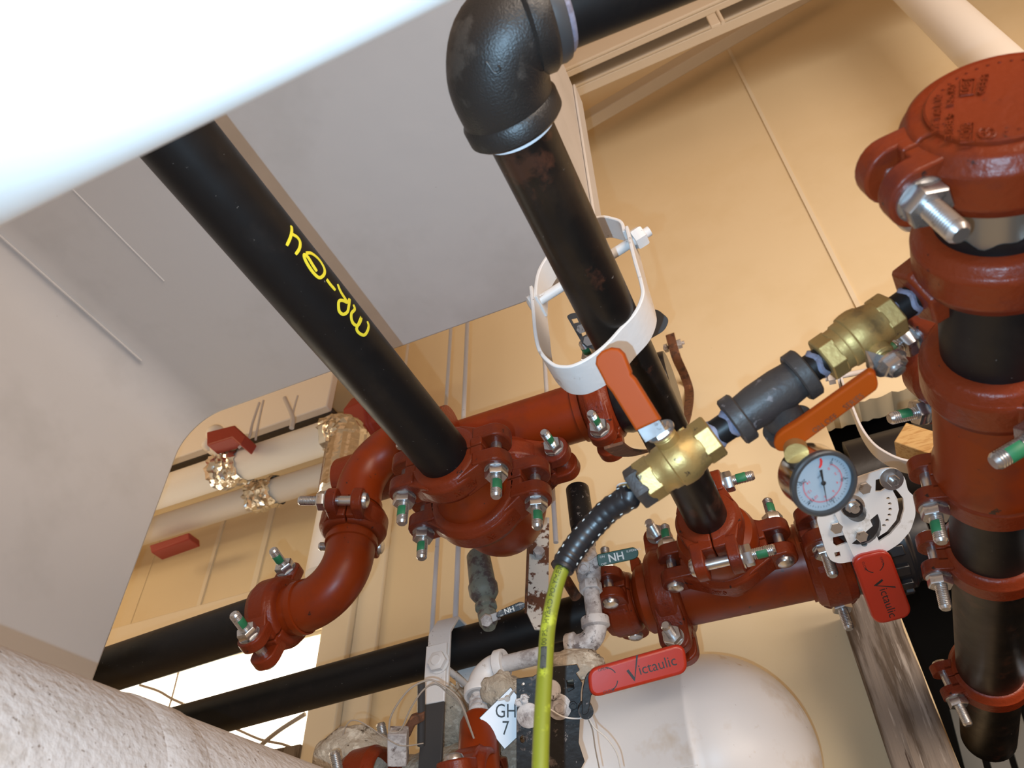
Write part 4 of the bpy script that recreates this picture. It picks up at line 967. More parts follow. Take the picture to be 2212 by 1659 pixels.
# ------------------------------------------------------------------ pressure gauge
Gc = P(1776, 1042, .605)
gn = (CAM - Gc).normalized() + RR * .50 + DD * .34; gn.normalize()
e1 = (RR - gn * RR.dot(gn)).normalized(); e2 = (DD - gn * DD.dot(gn)); e2 = (e2 - e1 * e2.dot(e1)).normalized()
t = thing('pressure_gauge', 'round stainless pressure gauge with a white dial, hanging below the orange lever', 'gauge', frame(Gc, gn, -e2))
gr = .0262
gl = lambda x, y, h=0: loc(t, Gc + e1 * x + e2 * y + gn * h)
MB().lathe([(-.026, .0), (-.026, gr - .004), (-.024, gr - .001), (-.020, gr), (-.001, gr), (.0, gr + .0008)], (0, 0, 0), EX, 56).build('case', 'chrome', t)
MB().lathe([(-.001, gr), (0, gr + .0012), (.004, gr + .0012), (.0052, gr), (.0052, gr - .0022), (.002, gr - .0030)], (0, 0, 0), EX, 56, ends=False).build('bezel', 'bezel', t)
MB().lathe([(-.0005, 0), (-.0005, gr - .002), (.0002, gr - .002), (.0002, 0)], (0, 0, 0), EX, 48).build('dial', 'dial', t)
ang = lambda v: math.radians(-72 + (184 + 72) * v / 200.0)
k_ = .0212 / 54.0
mb = MB()
for i in range(0, 41):
    a = ang(i * 5); r0 = .0185 if i % 10 == 0 else (.0195 if i % 2 == 0 else .0202); c, s = math.cos(a), math.sin(a); w = .0003 if i % 10 == 0 else .00018
    mb.add([gl(c * r0 - s * w, s * r0 + c * w, .0008), gl(c * r0 + s * w, s * r0 - c * w, .0008), gl(c * .0212 + s * w, s * .0212 - c * w, .0008), gl(c * .0212 - s * w, s * .0212 + c * w, .0008)], [[0, 1, 2, 3]])
mb.build('scale_marks', 'ink', t)
mb = MB()
for i in range(0, 57):
    a = ang(i * 200 / 56); r0 = .0142 if i % 8 == 0 else .0152; c, s = math.cos(a), math.sin(a); w = .00016
    mb.add([gl(c * r0 - s * w, s * r0 + c * w, .0008), gl(c * r0 + s * w, s * r0 - c * w, .0008), gl(c * .0162 + s * w, s * .0162 - c * w, .0008), gl(c * .0162 - s * w, s * .0162 + c * w, .0008)], [[0, 1, 2, 3]])
    if i < 56:
        b = ang((i + 1) * 200 / 56)
        mb.add([gl(math.cos(q) * r, math.sin(q) * r, .0008) for q, r in ((a, .0161), (b, .0161), (b, .0165), (a, .0165))], [[0, 1, 2, 3]])
gup = V((.62, .78)); gri = V((-.78, .62))                # the gauge hangs upside down
def gtext(s, x, y, size, m, nm): 
    vs, fs = text2d(s, size); q = MB(); q.add([gl(x + (gri.x * v.x + gup.x * v.y), y + (gri.y * v.x + gup.y * v.y), .0009) for v in vs], fs); q.build(nm, m, t)
mb.build('inner_scale', 'redink', t)
for v in (0, 50, 100, 150, 200):
    a = ang(v); gtext(str(v), .0170 * math.cos(a) * 1.0 + .0 , .0170 * math.sin(a), .0042, 'ink', 'dial_number')
for v in range(0, 15, 2):
    a = ang(v * 200 / 14.0); gtext(str(v), .0122 * math.cos(a), .0122 * math.sin(a), .0035, 'redink', 'dial_number')
gtext('psi', -.0035, -.0050, .003, 'ink', 'dial_number')
mb = MB(); mb.add([gl(-.0062 + .0045 * math.cos(a), -.0165 + .0055 * math.sin(a), .0009) for a in (-.9, -.3, .3, .9)] + [gl(-.0062 + .0022 * math.cos(a), -.0165 + .0045 * math.sin(a), .0009) for a in (.9, .3, -.3, -.9)], [[0, 1, 2, 3, 4, 5, 6, 7]]); mb.build('dial_swoosh', 'redink', t)
gtext('vasco', -.0120, -.0135, .0038, 'ink', 'dial_lettering') if False else None
na_ = math.atan2(45, 13); c, s = math.cos(na_), math.sin(na_)
mb = MB(); mb.prism([gl(-c * .0115 - s * .0011, -s * .0115 + c * .0011, .0016), gl(-c * .0115 + s * .0011, -s * .0115 - c * .0011, .0016), gl(s * .0005, -c * .0005, .0016), gl(c * .0195, s * .0195, .0016), gl(-s * .0005, c * .0005, .0016)], locv(t, gn * .0004)); mb.lathe([(.0014, .0019), (.0026, .0019), (.0029, .0012)], (0, 0, 0), EX, 16); mb.build('needle', 'ink', t)
ss = tee_end; sg = Gc - e1 * .0165 - e2 * .020 - gn * .013
d = (sg - ss).normalized(); mb = MB(); L = (sg - ss).length
mb.lathe([(-.006, .0085), (.003, .0085)], loc(t, ss), locv(t, d), 20); mb.hexa(loc(t, ss + d * .003), locv(t, d), .0095, .007); mb.lathe([(.010, .0065), (L * .72, .0065), (L * .73, .0095), (L + .002, .0095)], loc(t, ss), locv(t, d), 20); mb.build('gauge_stem', 'brass', t)

# ------------------------------------------------------------------ white clevis hanger round the sloping pipe
yh = B(-.41).y
Z4b = lambda pts: [(1100 + x / 3.3178, 400 + y / 3.3178) for x, y in pts]
def strap(pts, y, wdt, nm, parent, m='white', th=.0042, n=5):
    q = smooth_path([on(x, yy, 1, y) for x, yy in pts], n)
    vs = []; fs = []; k = len(q)
    for i, p in enumerate(q):
        tv = (q[min(i + 1, k - 1)] - q[max(i - 1, 0)]).normalized(); nv = EY.cross(tv).normalized() * th / 2
        vs += [loc(parent, p + nv), loc(parent, p - nv), loc(parent, p - nv + EY * wdt), loc(parent, p + nv + EY * wdt)]
    for i in range(k - 1):
        for j in range(4): fs.append([4 * i + j, 4 * i + (j + 1) % 4, 4 * i + 4 + (j + 1) % 4, 4 * i + 4 + j])
    fs += [[0, 1, 2, 3], [4 * k - 4, 4 * k - 3, 4 * k - 2, 4 * k - 1]]
    return MB().add(vs, fs).build(nm, m, parent, bevel=.001)
t = thing('clevis_hanger', 'empty white clevis hanger loop round the rust patched pipe', 'hanger', on(1290, 640, 1, yh))
strap(Z4b([(838, 290), (862, 390), (900, 540), (945, 700), (952, 790), (900, 910), (800, 1020), (700, 1130), (590, 1220), (480, 1280), (400, 1298), (310, 1280), (220, 1190), (185, 1060), (170, 900), (152, 720)]), yh, .046, 'lower_strap', t)
strap(Z4b([(350, 905), (185, 800), (192, 690), (215, 600), (265, 515), (340, 420), (450, 330), (560, 260), (650, 222), (740, 235), (800, 262), (822, 330), (850, 480)][1:-1]), yh + .004, .034, 'upper_yoke', t)
a, b = on(*Z4b([(985, 340)])[0], 1, yh + .018), on(*Z4b([(205, 835)])[0], 1, yh + .018)
# the clevis bolt passes above the pipe
d = (b - a).normalized()
mb = MB(); mb.tube(loc(t, a - d * .004), loc(t, b + d * .004), .0062, seg=18); mb.hexa(loc(t, a + d * .018), locv(t, -d), .0135, .014, ch=.08); mb.lathe([(0, .006), (.003, .0125), (.009, .0125), (.012, .006)], loc(t, b), locv(t, d), 18); mb.build('clevis_bolt', 'white', t)
rd = MB().tube((0, 0, 0), (0, 0, .05), .008); 
ytop = on(*Z4b([(560, 270)])[0], 1, yh + .02)

# ------------------------------------------------------------------ pale ring hanger, rod and wood block in the dark opening
yr = 1.38
Z2 = lambda pts: [(1750 + x / 2.7646, 600 + y / 2.7646) for x, y in pts]
t = thing('clevis_hanger', 'pale strap hanger hanging in the dark opening behind the gauge', 'hanger', on(1950, 1000, 1, yr))
strap(Z2([(178, 560), (200, 640), (250, 760), (300, 880), (370, 980), (460, 1045), (560, 1085), (680, 1098), (800, 1080), (900, 1020), (980, 900)]), yr, .045, 'ring_strap', t, 'whiterod', .005)
a, b = on(*Z2([(125, 598)])[0], 1, yr + .02), on(*Z2([(470, 532)])[0], 1, yr + .02); d = (b - a).normalized()
mb = MB(); mb.tube(loc(t, a - d * .012), loc(t, b + d * .2), .006, seg=14); mb.hexa(loc(t, a - d * .006), locv(t, d), .015, .014); mb.lathe([(0, .03), (.004, .03), (.008, .02)], loc(t, a + d * .012), locv(t, d), 20); mb.build('hanger_bolt', 'whiterod', t)
c = on(*Z2([(645, 990)])[0], 1, yr + .03)
u_ = (on(*Z2([(690, 1030)])[0], 1, yr + .03) - on(*Z2([(555, 985)])[0], 1, yr + .03)).normalized(); w_ = EY.cross(u_).normalized()
o = MB().box((0, 0, 0), u_ * .034, EY * .045, w_ * .026).build('wood_block', 'pine', bevel=.002); o.location = c + EY * .025
tag(o, 'small yellow pine block resting in the pale strap hanger', 'block')
# big black pipe inside the opening
cp = P(1950, 1010, 1.75)
pipe('black_pipe', 'thick black pipe deep in the dark opening, held by the pale strap hanger', V((hx0 + .02, cp.y, cp.z)), V((1.9, cp.y, cp.z)), .09, 'rubber')
# ------------------------------------------------------------------ bottom: hanger of the lower pipe, dirty valve column, sign, tank valve
Z8 = lambda x, y: (700 + x / 3.26, 1150 + y / 3.26)
def lowat(px):                                         # the lower black pipe's axis under a pixel column
    best = None
    for i in range(400):
        p = pr_ + LD * (i * .004); s = (p - CAM).dot(FF); x = W / 2 + F * (p - CAM).dot(RR) / s
        if best is None or abs(x - px) < best[0]: best = (abs(x - px), p)
    return best[1]
hp_ = lowat(985); hY = hp_.y
top = on(983, 1353, 1, hY)
yf, yb = hY - .052, hY + .052
rod('thicker grey white rod screwed into the white hanger yoke', (983, 1353), hY, .0052)
t = thing('clevis_hanger', 'long white clevis hanger with a black lower strap over the long black pipe', 'hanger', top)
hw = .021; zt = top.z
prof = [(yf, zt - .13), (yf, zt - .036), (yf + .026, zt), (yb - .026, zt), (yb, zt - .036), (yb, zt - .13)]
mb = MB(); mb.sweep([V((0, y - hY, z - zt)) for y, z in prof], 1, sect=[(-.003, -hw), (.003, -hw), (.003, hw), (-.003, hw)], up=(0, -1, 0)); mb.build('yoke', 'white', t, bevel=.001)
mb = MB(); mb.lathe([(0, .011), (.012, .011)], (0, 0, 0), EZ, 6); mb.build('rod_nut', 'white', t)
b0 = on(946, 1394, 1, yf - .004); xb_ = b0.x - top.x; zs = on(944, 1520, 1, yf - .004).z - zt
MB().aabb((xb_ - .0195, yf - hY - .0095, zs), (xb_ + .0195, yf - hY - .0035, b0.z - zt)).build('strap_upper', 'white', t, bevel=.0015)
MB().aabb((xb_ - .0195, yf - hY - .0095, zs - .55), (xb_ + .0195, yf - hY - .0035, zs - .0002)).build('strap_lower', 'darksteel', t, bevel=.0015)['label'] = 'lower strap painted black'
MB().aabb((xb_ - .0195, yb - hY + .0035, -.6), (xb_ + .0195, yb - hY + .0095, -.10)).build('strap_back', 'darksteel', t, bevel=.0015)
c = on(949, 1432, 1, yf - .0096) - top; mb = MB(); mb.lathe([(0, .0185), (.002, .0185)], c, -EY, 26); mb.hexa(c - EY * .002, -EY, .0165, .010, ch=.12); mb.lathe([(.012, .0095), (.0135, .008)], c, -EY, 18); mb.tube(c, c + EY * .115, .006, seg=12); mb.build('clevis_bolt', 'white', t)

# weathered vent with its small lever valve
vb, vt = P(1055, 1345, 1.225), P(1033, 1200, 1.335); d = (vt - vb).normalized(); L = (vt - vb).length
t = thing('air_vent', 'weathered bronze air vent standing on the long black pipe below the big red elbow', 'vent', frame(vb, d, EX))
MB().lathe([(-.01, .010), (0, .015), (L * .13, .0155), (L * .15, .012), (L * .19, .012), (L * .20, .018), (L * .25, .018), (L * .26, .011), (L * .33, .011), (L * .36, .020), (L * .42, .0245), (L * .52, .0250), (L * .53, .020)], (0, 0, 0), EX, 28).build('vent_base', 'verd', t)
MB().lathe([(L * .52, .0215), (L * .55, .0225), (L * .99, .0205), (L * 1.03, .017), (L * 1.04, 0)], (0, 0, 0), EX, 28).build('vent_cap', 'verd', t)
def handle_NH(t, pix, z, thick, m, size, u0, txt='NH', dirt=None, text_m='whiteink'):
    o = P(*pix[0], z); n = (CAM - o).normalized(); U = (RR - n * RR.dot(n)).normalized(); Wv = n.cross(U)
    pts = topx(pix, o, n, U, Wv); mb = MB(); holed(round_poly(pts, .004), [], thick, lambda u, v, h: loc(t, o + U * u + Wv * v + n * h), mb, bev=.001); g = mb.build('grip', m, t)
    a, b = V(pts[0]), V(pts[1]); d = (b - a).normalized(); up = V((-d.y, d.x))
    c = sum((V(p) for p in pts), V((0, 0))) / len(pts)
    for s, off, sz, bold in ((txt, u0, size, .02 * size), ('SUPERBALL', u0 + size * 1.72, size * .28, 0), ('ON', u0 - size * 1.25, size * .3, 0), ('OFF', u0 - size * 1.25, size * .3, 0)):
        vs, fs = text2d(s, sz, bold=bold); q = MB()
        dv = size * .30 if s in ('SUPERBALL', 'ON') else (-size * .38 if s == 'OFF' else 0)
        for p in [(v.x, v.y) for v in vs]: pass
        q.add([loc(t, o + U * (c + d * (off + v.x) + up * (v.y + dv)).x + Wv * (c + d * (off + v.x) + up * (v.y + dv)).y + n * (thick / 2 + .0016)) for v in vs], fs); q.build('grip_lettering', text_m, t, angle=20)
    return o, n
handle_NH(t, [Z8(1215, 600), Z8(1225, 560), Z8(1380, 492), Z8(1412, 498), Z8(1412, 530), Z8(1385, 548), Z8(1225, 606)][0:1] + [Z8(1385, 545), Z8(1412, 528), Z8(1412, 500), Z8(1380, 492), Z8(1225, 560)], 1.20, .004, 'grime', .011, -.008)
MB().hexa(loc(t, P(*Z8(1145, 612), 1.205)), locv(t, -FF), .010, .010, ch=.1).build('lever_nut', 'whitedirty', t)
MB().sweep([loc(t, P(*Z8(1150, 612), 1.208)), loc(t, P(*Z8(1235, 585), 1.203))], 1, sect=[(-.0012, -.006), (.0012, -.006), (.0012, .006), (-.0012, .006)], up=locv(t, -FF)).build('lever_arm', 'whitedirty', t)

# rusty angle strut
p0, p1 = P(1160, 1362, 1.19), P(1166, 1120, 1.37); d = (p1 - p0).normalized()
t = thing('angle_strut', 'white steel angle flaking to rust, behind the black hose sleeve', 'strut', p0)
L = (p1 - p0).length; sw = (RR - d * RR.dot(d)).normalized(); nn = sw.cross(d)
MB().prism([V() - sw * .004, sw * .006, d * .05 + sw * .017, d * L + sw * .017, d * L - sw * .018, d * .03 - sw * .017], nn * .004).build('leg_plate', 'rustwhite', t, bevel=.0008)
MB().box(d * (L * .55) - sw * .0185 + nn * .016, d * (L * .42), sw * .002, nn * .016).build('side_plate', 'rust', t, bevel=.0008)
c = d * (L * .62) - nn * -.004; MB().hexa(V(c) + nn * .0042, nn if nn.dot(FF) < 0 else -nn, .010, .010).build('strut_bolt', 'whitedirty', t)
p0, p1 = P(1200, 1215, 1.28), P(1245, 1290, 1.215); o = MB().tube((0, 0, 0), p1 - p0, .0085, seg=16).build('brown_tube', 'rust'); o.location = p0
tag(o, 'short rusty brown tube slanting behind the hose sleeve towards the dirty elbow', 'tube')

# column of dirty white fittings with the green lever valve
k0, k1 = P(1286, 1345, 1.15), P(1247, 1055, 1.355); d = (k1 - k0).normalized(); L = (k1 - k0).length
K = lambda f: k0 + d * (L * f)
t = thing('black_pipe', 'short black vertical nipple above the green lever valve', 'pipe', frame(K(.66), d, EX))
MB().lathe([(0, .016), (.0, .0195), (L * .05, .0205), (L * .33, .0205), (L * .335, .017)], (0, 0, 0), EX, 30).build('pipe_wall', 'grime', t)
t = thing('ball_valve', 'dirty white painted valve with a green lever beside the hose sleeve', 'valve', frame(K(.2), d, -FF))
MB().lathe([(0, .014), (0, .018), (L * .06, .018), (L * .065, .014)], (0, 0, 0), EX, 6).build('union_nut', 'whitedirty', t, bevel=.0008)
MB().lathe([(L * .06, .015), (L * .09, .0185), (L * .16, .0205), (L * .22, .0205), (L * .27, .017), (L * .33, .0165), (L * .34, .0185), (L * .40, .0185), (L * .41, .014), (L * .47, .013)], (0, 0, 0), EX, 28).build('valve_body', 'whitedirty', t)
kp = P(1259, 1224, 1.19); MB().tube(loc(t, K(.42)), loc(t, kp), .008, seg=14).build('stem', 'whitedirty', t)
mb = MB(); mb.hexa(loc(t, kp), locv(t, -FF), .0115, .007, ch=.1); mb.lathe([(.007, .006), (.011, .0055)], loc(t, kp), locv(t, -FF), 14); mb.build('lever_nut', 'whitedirty', t)
mb = MB(); mb.sweep([loc(t, kp), loc(t, P(1278, 1222, 1.19)), loc(t, P(1300, 1206, 1.183))], 1, sect=[(-.0012, -.008), (.0012, -.008), (.0012, .008), (-.0012, .008)], up=locv(t, -FF)); mb.build('lever_arm', 'whitedirty', t)
handle_NH(t, [(1294, 1223), (1369, 1207), (1377, 1202), (1378, 1190), (1369, 1183), (1290, 1199)], 1.18, .004, 'greenvinyl', .0135, -.012) if False else handle_NH(t, [(1294, 1223), (1369, 1207), (1377, 1202), (1378, 1190), (1369, 1183), (1290, 1199)], 1.18, .004, 'greenvinyl', .0165, -.011)
def part_elbow(name, label, a, cnr, b, r, m, collar, rb):
    a, cnr, b = V(a), V(cnr), V(b); u = (a - cnr).normalized(); w = (b - cnr).normalized()
    th = u.angle(w); tl = rb / math.tan(th / 2); pa, pb = cnr + u * tl, cnr + w * tl
    cc = cnr + (u + w).normalized() * (rb / math.sin(th / 2)); ua = (pa - cc).normalized(); va = (pb - cc); va = (va - ua * va.dot(ua)).normalized()
    path = [a] + arc(cc, ua, va, rb, 0, PI - th, 12) + [b]
    t = thing(name, label, 'elbow', frame(cnr, u, w)); MB().sweep([loc(t, p) for p in path], r, 28).build('elbow_body', m, t)
    for p, dd in ((a, -u), (b, -w)): MB().lathe([(0, r * .7), (0, collar * .96), (.002, collar), (.013, collar), (.016, r)], loc(t, p), locv(t, dd), 28).build('collar', m, t)
    return t
cn = P(1291, 1385, 1.135); le = P(1036, 1448, 1.195); hd = (le - cn).normalized()
pipe('pipe_nipple', 'dirty white nipple between the green lever valve and the grey elbow', K(.0), K(.205), .0125, 'whitedirty')
part_elbow('pipe_elbow', 'dirty grey iron elbow below the green lever valve', K(.03), cn, cn + hd * .047, .0165, 'whitedirty', .0215, .026)
bl = (le - cn).length
pipe('pipe_nipple', 'black end of the small pipe leaving the dirty grey elbow', cn + hd * .045, cn + hd * (bl * .44), .0128, 'grime')
pipe('white_pipe', 'small white pipe with rust specks running left behind the yellow hose', cn + hd * (bl * .44), le - hd * .03, .0130, 'whitedirty')
dn = (P(1030, 1520, 1.145) - P(1031, 1450, 1.195)).normalized()
part_elbow('pipe_elbow', 'white painted elbow right of the long hanger strap', le - hd * .045, le, le + dn * .048, .0190, 'white', .0235, .030)
e1_ = le + dn * .046; e2_ = le + dn * .095
t = thing('pipe_nipple', 'white chipped nipple dropping from the white elbow into the red outlet', 'nipple', frame(e1_, dn, EX))
mb = MB(); mb.lathe([(0, .0135), (.055, .0135)], (0, 0, 0), EX, 24)
for k in range(4): mb.lathe([(.006 + .008 * k, .0135), (.008 + .008 * k, .0155), (.011 + .008 * k, .0155), (.013 + .008 * k, .0135)], (0, 0, 0), EX, 24, ends=False)
mb.build('nipple_wall', 'whitedirty', t)

# bottom header: insulated pipe with red pieces
hd0, hd1 = P(690, 1765, 1.27), P(1230, 1650, 1.17); hx = (hd1 - hd0).normalized()
t = thing('insulated_pipe', 'brown insulated header pipe along the bottom edge below the long hanger', 'pipe', frame(hd0, hx, EZ))
mb = MB(); n = 40; prof = [(0, .04)] + [((hd1 - hd0).length * i / n, .062 + .004 * noise.noise(V((i * .9, 0, 0)))) for i in range(n + 1)]; mb.lathe(prof, (0, 0, 0), EX, 36); mb.build('jacket', 'fluff', t)
t = thing('red_outlet', 'red outlet neck below the white elbow, beside the white lettered tag', 'fitting', frame(e2_, dn, EX))
MB().lathe([(-.012, .016), (-.010, .024), (.0, .028), (.07, .030), (.10, .034)], (0, 0, 0), EX, 30).build('neck', 'redsmooth', t)
cc = P(1030, 1705, 1.035); coupling('red coupling at the bottom edge with a bolt shank, right of the black strap', cc, hx, V((.05, .3, -1)), .040, .060, w=.06, ro=.053, lr=.024, g=.020, tl=.016, patch=(False, False))
cc = P(800, 1712, 1.13); coupling('red coupling at the bottom edge next to the white canvas pipe', cc, hx, V((.35, -.5, .8)), .05, .070, w=.06, ro=.062, lr=.025, g=.016, tl=.018, patch=(False, False))
def lump(label, px, py, z, sx, sy, sz, seed, m='fluff', name='torn_insulation'):
    c = P(px, py, z); mb = MB(); nu, nv = 26, 16; vs = []
    for j in range(nv + 1):
        th = PI * j / nv
        for i in range(nu):
            a = 2 * PI * i / nu; q = V((math.sin(th) * math.cos(a), math.sin(th) * math.sin(a), math.cos(th)))
            k = 1 + .28 * noise.noise(q * 1.7 + V((seed, 0, 0))) + .12 * noise.noise(q * 5 + V((seed, 2, 0)))
            vs.append(RR * (q.x * sx * k) - DD * (q.z * sz * k) + FF * (q.y * sy * k))
    fs = [[j * nu + i, j * nu + (i + 1) % nu, (j + 1) * nu + (i + 1) % nu, (j + 1) * nu + i] for j in range(nv) for i in range(nu)]
    o = mb.add(vs, fs).build(name, m, angle=70); o.location = c; return tag(o, label, 'insulation')
lump('tan lump of torn insulation behind the white lettered tag', 1085, 1495, 1.15, .036, .03, .026, 1)
lump('olive brown lump of insulation between the black strap and the white elbow', 985, 1555, 1.26, .028, .03, .060, 2)
lump('crumbling tan insulation above the grimy black lever valve', 1235, 1437, 1.10, .050, .03, .020, 3)
lump('brown torn edged insulation behind the red coupling next to the canvas pipe', 765, 1625, 1.20, .060, .04, .034, 4)
o = MB().box((0, 0, 0), RR * .014, FF * .014, DD * .024).build('junction_box', 'whitedirty', bevel=.002); o.location = P(860, 1612, 1.12); tag(o, 'small dirty white box left of the black strap', 'box')
q = [P(*Z8(*p), 1.14) for p in ((560, 1390), (610, 1300), (705, 1270), (705, 1330), (640, 1365), (600, 1450))]; o = MB().prism([p - q[0] for p in q], FF * .012).build('bent_bracket', 'rust', bevel=.002); o.location = q[0]
tag(o, 'bent brown bracket behind the black strap, above the dirty white box', 'bracket')
q = [P(*Z8(*p), 1.15) for p in ((685, 1060), (683, 1500))]; o = MB().tube((0, 0, 0), q[1] - q[0], .006, seg=12).build('threaded_rod', 'darksteel'); o.location = q[0]; tag(o, 'dark threaded rod just left of the black strap', 'rod')

# tank valve with the red lever, and its tag
zp = 1.03; po = P(1190, 1550, zp); pn = (CAM - po).normalized() + DD * .15; pn.normalize()
U_ = (RR - pn * RR.dot(pn)).normalized(); W_ = pn.cross(U_)
t = thing('lever_valve', 'grimy black lever valve with a red printed handle in front of the tank', 'valve', po)
vfn = lambda u, v, h: loc(t, po + U_ * u + W_ * v + pn * h)
pz = [Z8(*p) for p in ((1358, 1032), (1470, 1018), (1500, 1000), (1590, 952), (1780, 932), (1796, 968), (1770, 990), (1815, 1060), (1805, 1130), (1800, 1300), (1790, 1480), (1832, 1610), (1790, 1690), (1358, 1700))]
hol = [[Z8(1400 + 22 * math.cos(a), 1455 + 30 * math.sin(a)) for a in [2 * PI * i / 14 for i in range(14)]], [Z8(*p) for p in ((1705, 1040), (1755, 1030), (1765, 1100), (1715, 1130))]]
mb = MB(); holed(topx(pz, po, pn, U_, W_), [topx(h, po, pn, U_, W_) for h in hol], .005, vfn, mb, bev=.0005); mb.build('lever_plate', 'grime', t)
MB().box(vfn(.0, -.03, -.030), locv(t, U_) * .036, locv(t, W_) * .07, locv(t, pn) * .02).build('body', 'grime', t, bevel=.004)
def tb(x, y, r, h, m='whitedirty', wash=0):
    c = loc(t, onp(*Z8(x, y), po, pn) + pn * .0025); n = locv(t, pn); mb = MB()
    if wash: mb.lathe([(0, wash), (.003, wash), (.004, wash * .8)], c, n, 22)
    mb.hexa(c, n, r, h, ch=.1); mb.tube(c, c + n * (h + .006), r * .5, seg=12); mb.build('plate_bolt', m, t)
tb(1655, 1225, .011, .010, wash=.0165); tb(1752, 1215, .006, .005, 'grime'); tb(1412, 1168, .007, .005); tb(1372, 1195, .006, .004)
c = loc(t, onp(*Z8(1440, 1285), po, pn)); MB().lathe([(0, .016), (.006, .016), (.0075, .013), (.008, 0)], c, locv(t, pn), 26).build('knob', 'whitedirty', t)
c = loc(t, onp(*Z8(1600, 1105), po, pn)); MB().lathe([(0, .013), (.010, .013), (.013, .010)], c, locv(t, pn), 22).build('knob', 'whitedirty', t)
Z9 = lambda x, y: (1150 + x / 2.949, 1380 + y / 2.949)
hz2 = .03
ap = [Z9(*p) for p in ((362, 212), (395, 205), (398, 345), (372, 350), (352, 470), (318, 480), (322, 330), (340, 245))]
mb = MB(); holed(round_poly(topx(ap, po + pn * hz2, pn, U_, W_), .003), [], .005, lambda u, v, h: vfn(u, v, h + hz2), mb, bev=.0008); mb.build('lever_arm', 'grime', t)
MB().tube(loc(t, onp(*Z9(335, 440), po, pn)), loc(t, onp(*Z9(335, 440), po, pn) + pn * hz2), .010).build('pivot', 'grime', t)
gp = topx([Z9(*p) for p in ((372, 210), (945, 48), (966, 195), (385, 350))], po + pn * hz2, pn, U_, W_)
gf = lambda u, v, h: vfn(u, v, h + hz2 + .001)
mb = MB(); holed(round_poly([V(p) for p in gp], .010, 6), [], .004, gf, mb, bev=.0045); g = mb.build('grip', 'redvinyl', t); g['label'] = 'red vinyl grip with black printed logo'
gv = [V(p) for p in gp]; gx = ((gv[1] + gv[2]) / 2 - (gv[0] + gv[3]) / 2).normalized(); gy = V((-gx.y, gx.x)); gc = sum(gv, V((0, 0))) / 4
logo(t, lambda u, v, h: gf((gc + gx * u + gy * v).x, (gc + gx * u + gy * v).y, .0067), .0185)
# tag
so = P(1096, 1551, 1.09); sn = (CAM - so).normalized(); sU = (RR - sn * RR.dot(sn)).normalized(); sW = sn.cross(sU)
t = thing('valve_tag', 'white diamond tag lettered GHP 7 hung behind the grimy black valve', 'sign', so)
sp_ = [((onp(x, y, so, sn) - so).dot(sU), (onp(x, y, so, sn) - so).dot(sW)) for x, y in ((1035, 1551), (1103, 1484), (1160, 1553), (1090, 1619))]
mb = MB(); mb.prism([sU * u + sW * v for u, v in sp_], -sn * .002); mb.build('tag_plate', 'sign', t)
mb = MB()
q = [V((u, v)) for u, v in sp_]; cq = sum(q, V((0, 0))) / 4
for i in range(4):
    a, b = q[i], q[(i + 1) % 4]; ai, bi = cq + (a - cq) * .975, cq + (b - cq) * .975
    mb.add([sU * p.x + sW * p.y + sn * .0003 for p in (a, b, bi, ai)], [[0, 1, 2, 3]])
mb.build('tag_border', 'ink', t)
for s, (px, py), sz in (('GHP', (1101, 1537), .026), ('7', (1092, 1574), .026)):
    c = onp(px, py, so, sn) - so; vs, fs = text2d(s, sz); mb = MB(); mb.add([c + sU * (v.x * .82) + sW * v.y + sn * .0004 for v in vs], fs); mb.build('tag_lettering', 'ink', t)
ty = [P(*Z8(*p), z) for p, z in (((1228, 1180), 1.087), ((1290, 1165), 1.083), ((1330, 1120), 1.075), ((1385, 1080), 1.05), ((1405, 1066), 1.03))]
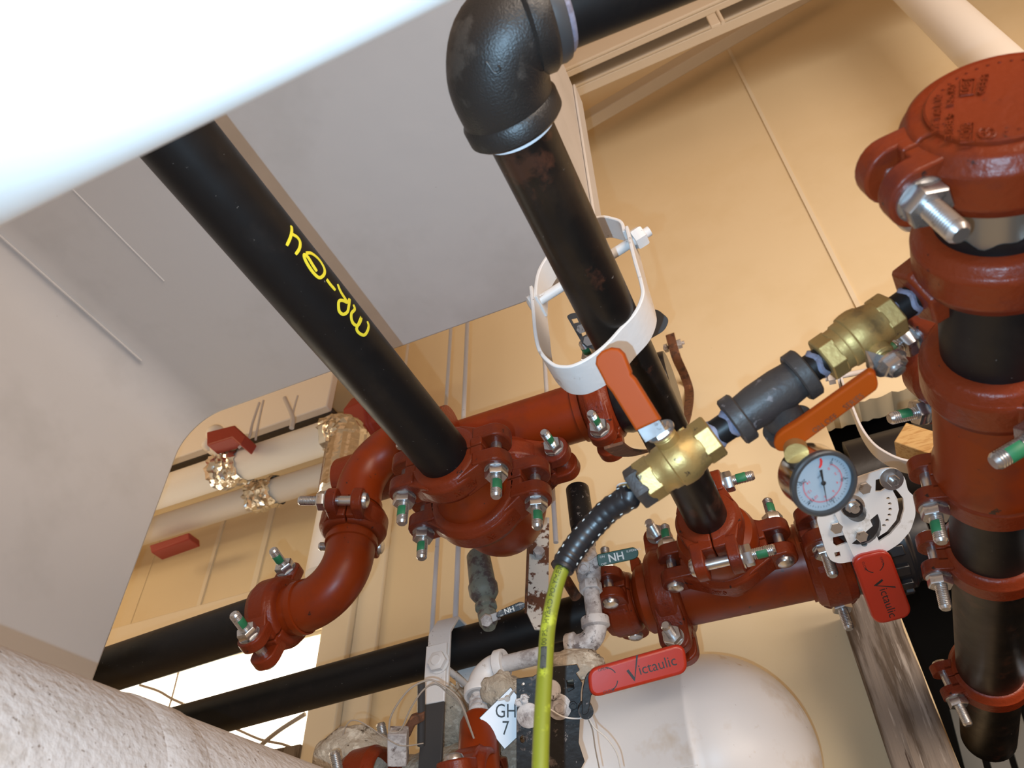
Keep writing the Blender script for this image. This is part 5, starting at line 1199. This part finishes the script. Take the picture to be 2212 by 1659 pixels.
mb = MB(); mb.sweep(smooth_path([p - so for p in ty], 6), .0016, 8); mb.lathe([(0, .004), (.005, .004)], ty[1] - so, -FF, 8); mb.build('zip_tie', 'zip', t)
# loose wires
for lab, pts, z, w, m in (
    ('grey wire looping up over the long hanger strap', [(455, 1400), (470, 1300), (530, 1190), (620, 1090), (740, 1040), (830, 1075), (930, 1150), (985, 1250), (1020, 1350), (1055, 1450)], 1.055, .0014, 'wire'),
    ('pale wire running beside the looped grey wire over the hanger strap', [(470, 1410), (540, 1390), (610, 1240), (700, 1110), (790, 1070), (870, 1130), (960, 1210), (1000, 1310), (1050, 1440)], 1.062, .0012, 'wire'),
    ('thin dark wire arching left of the dirty white box', [(130, 1430), (170, 1340), (230, 1325), (320, 1370), (420, 1440), (530, 1500), (610, 1500), (700, 1485)], 1.10, .0009, 'wire'),
    ('thin wire hanging from the grimy valve across the white tank', [(1590, 1245), (1690, 1300), (1800, 1310), (1850, 1290), (1900, 1370), (1990, 1450), (2060, 1550), (2090, 1670)], 1.015, .0011, 'zip'),
    ('thin grey wire hanging straight down the left end of the tank', [(1855, 1300), (1890, 1390), (1910, 1520), (1940, 1670)], 1.018, .0010, 'wire')):
    q = [P(*Z8(*p), z) for p in pts]; o = MB().sweep([p - q[0] for p in smooth_path(q, 6)], w, 8).build('loose_wire', m); o.location = q[0]; tag(o, lab, 'wire')
Z0 = lambda x, y: (x / 2.517, 1000 + y / 2.517)
for lab, pts, w in (
    ('dark wire crossing the upper strip of the bright window at a slant', [(760, 1208), (860, 1240), (930, 1280), (1000, 1312)], .004),
    ('dark upright wire in the upper strip of the bright window', [(1000, 1020), (975, 1120), (945, 1240), (915, 1345)], .003),
    ('dark wire crossing the lower strip of the bright window', [(1280, 1445), (1420, 1505), (1540, 1530), (1640, 1572)], .0035),
    ('orange brown cable behind the lower strip of the bright window', [(1660, 1365), (1540, 1440), (1460, 1500), (1410, 1545)], .006)):
    q = [on(*Z0(*p), 1, 1.572) for p in pts]; o = MB().sweep([p - q[0] for p in smooth_path(q, 5)], w, 8).build('window_wire', 'wire'); o.location = q[0]; tag(o, lab, 'wire')
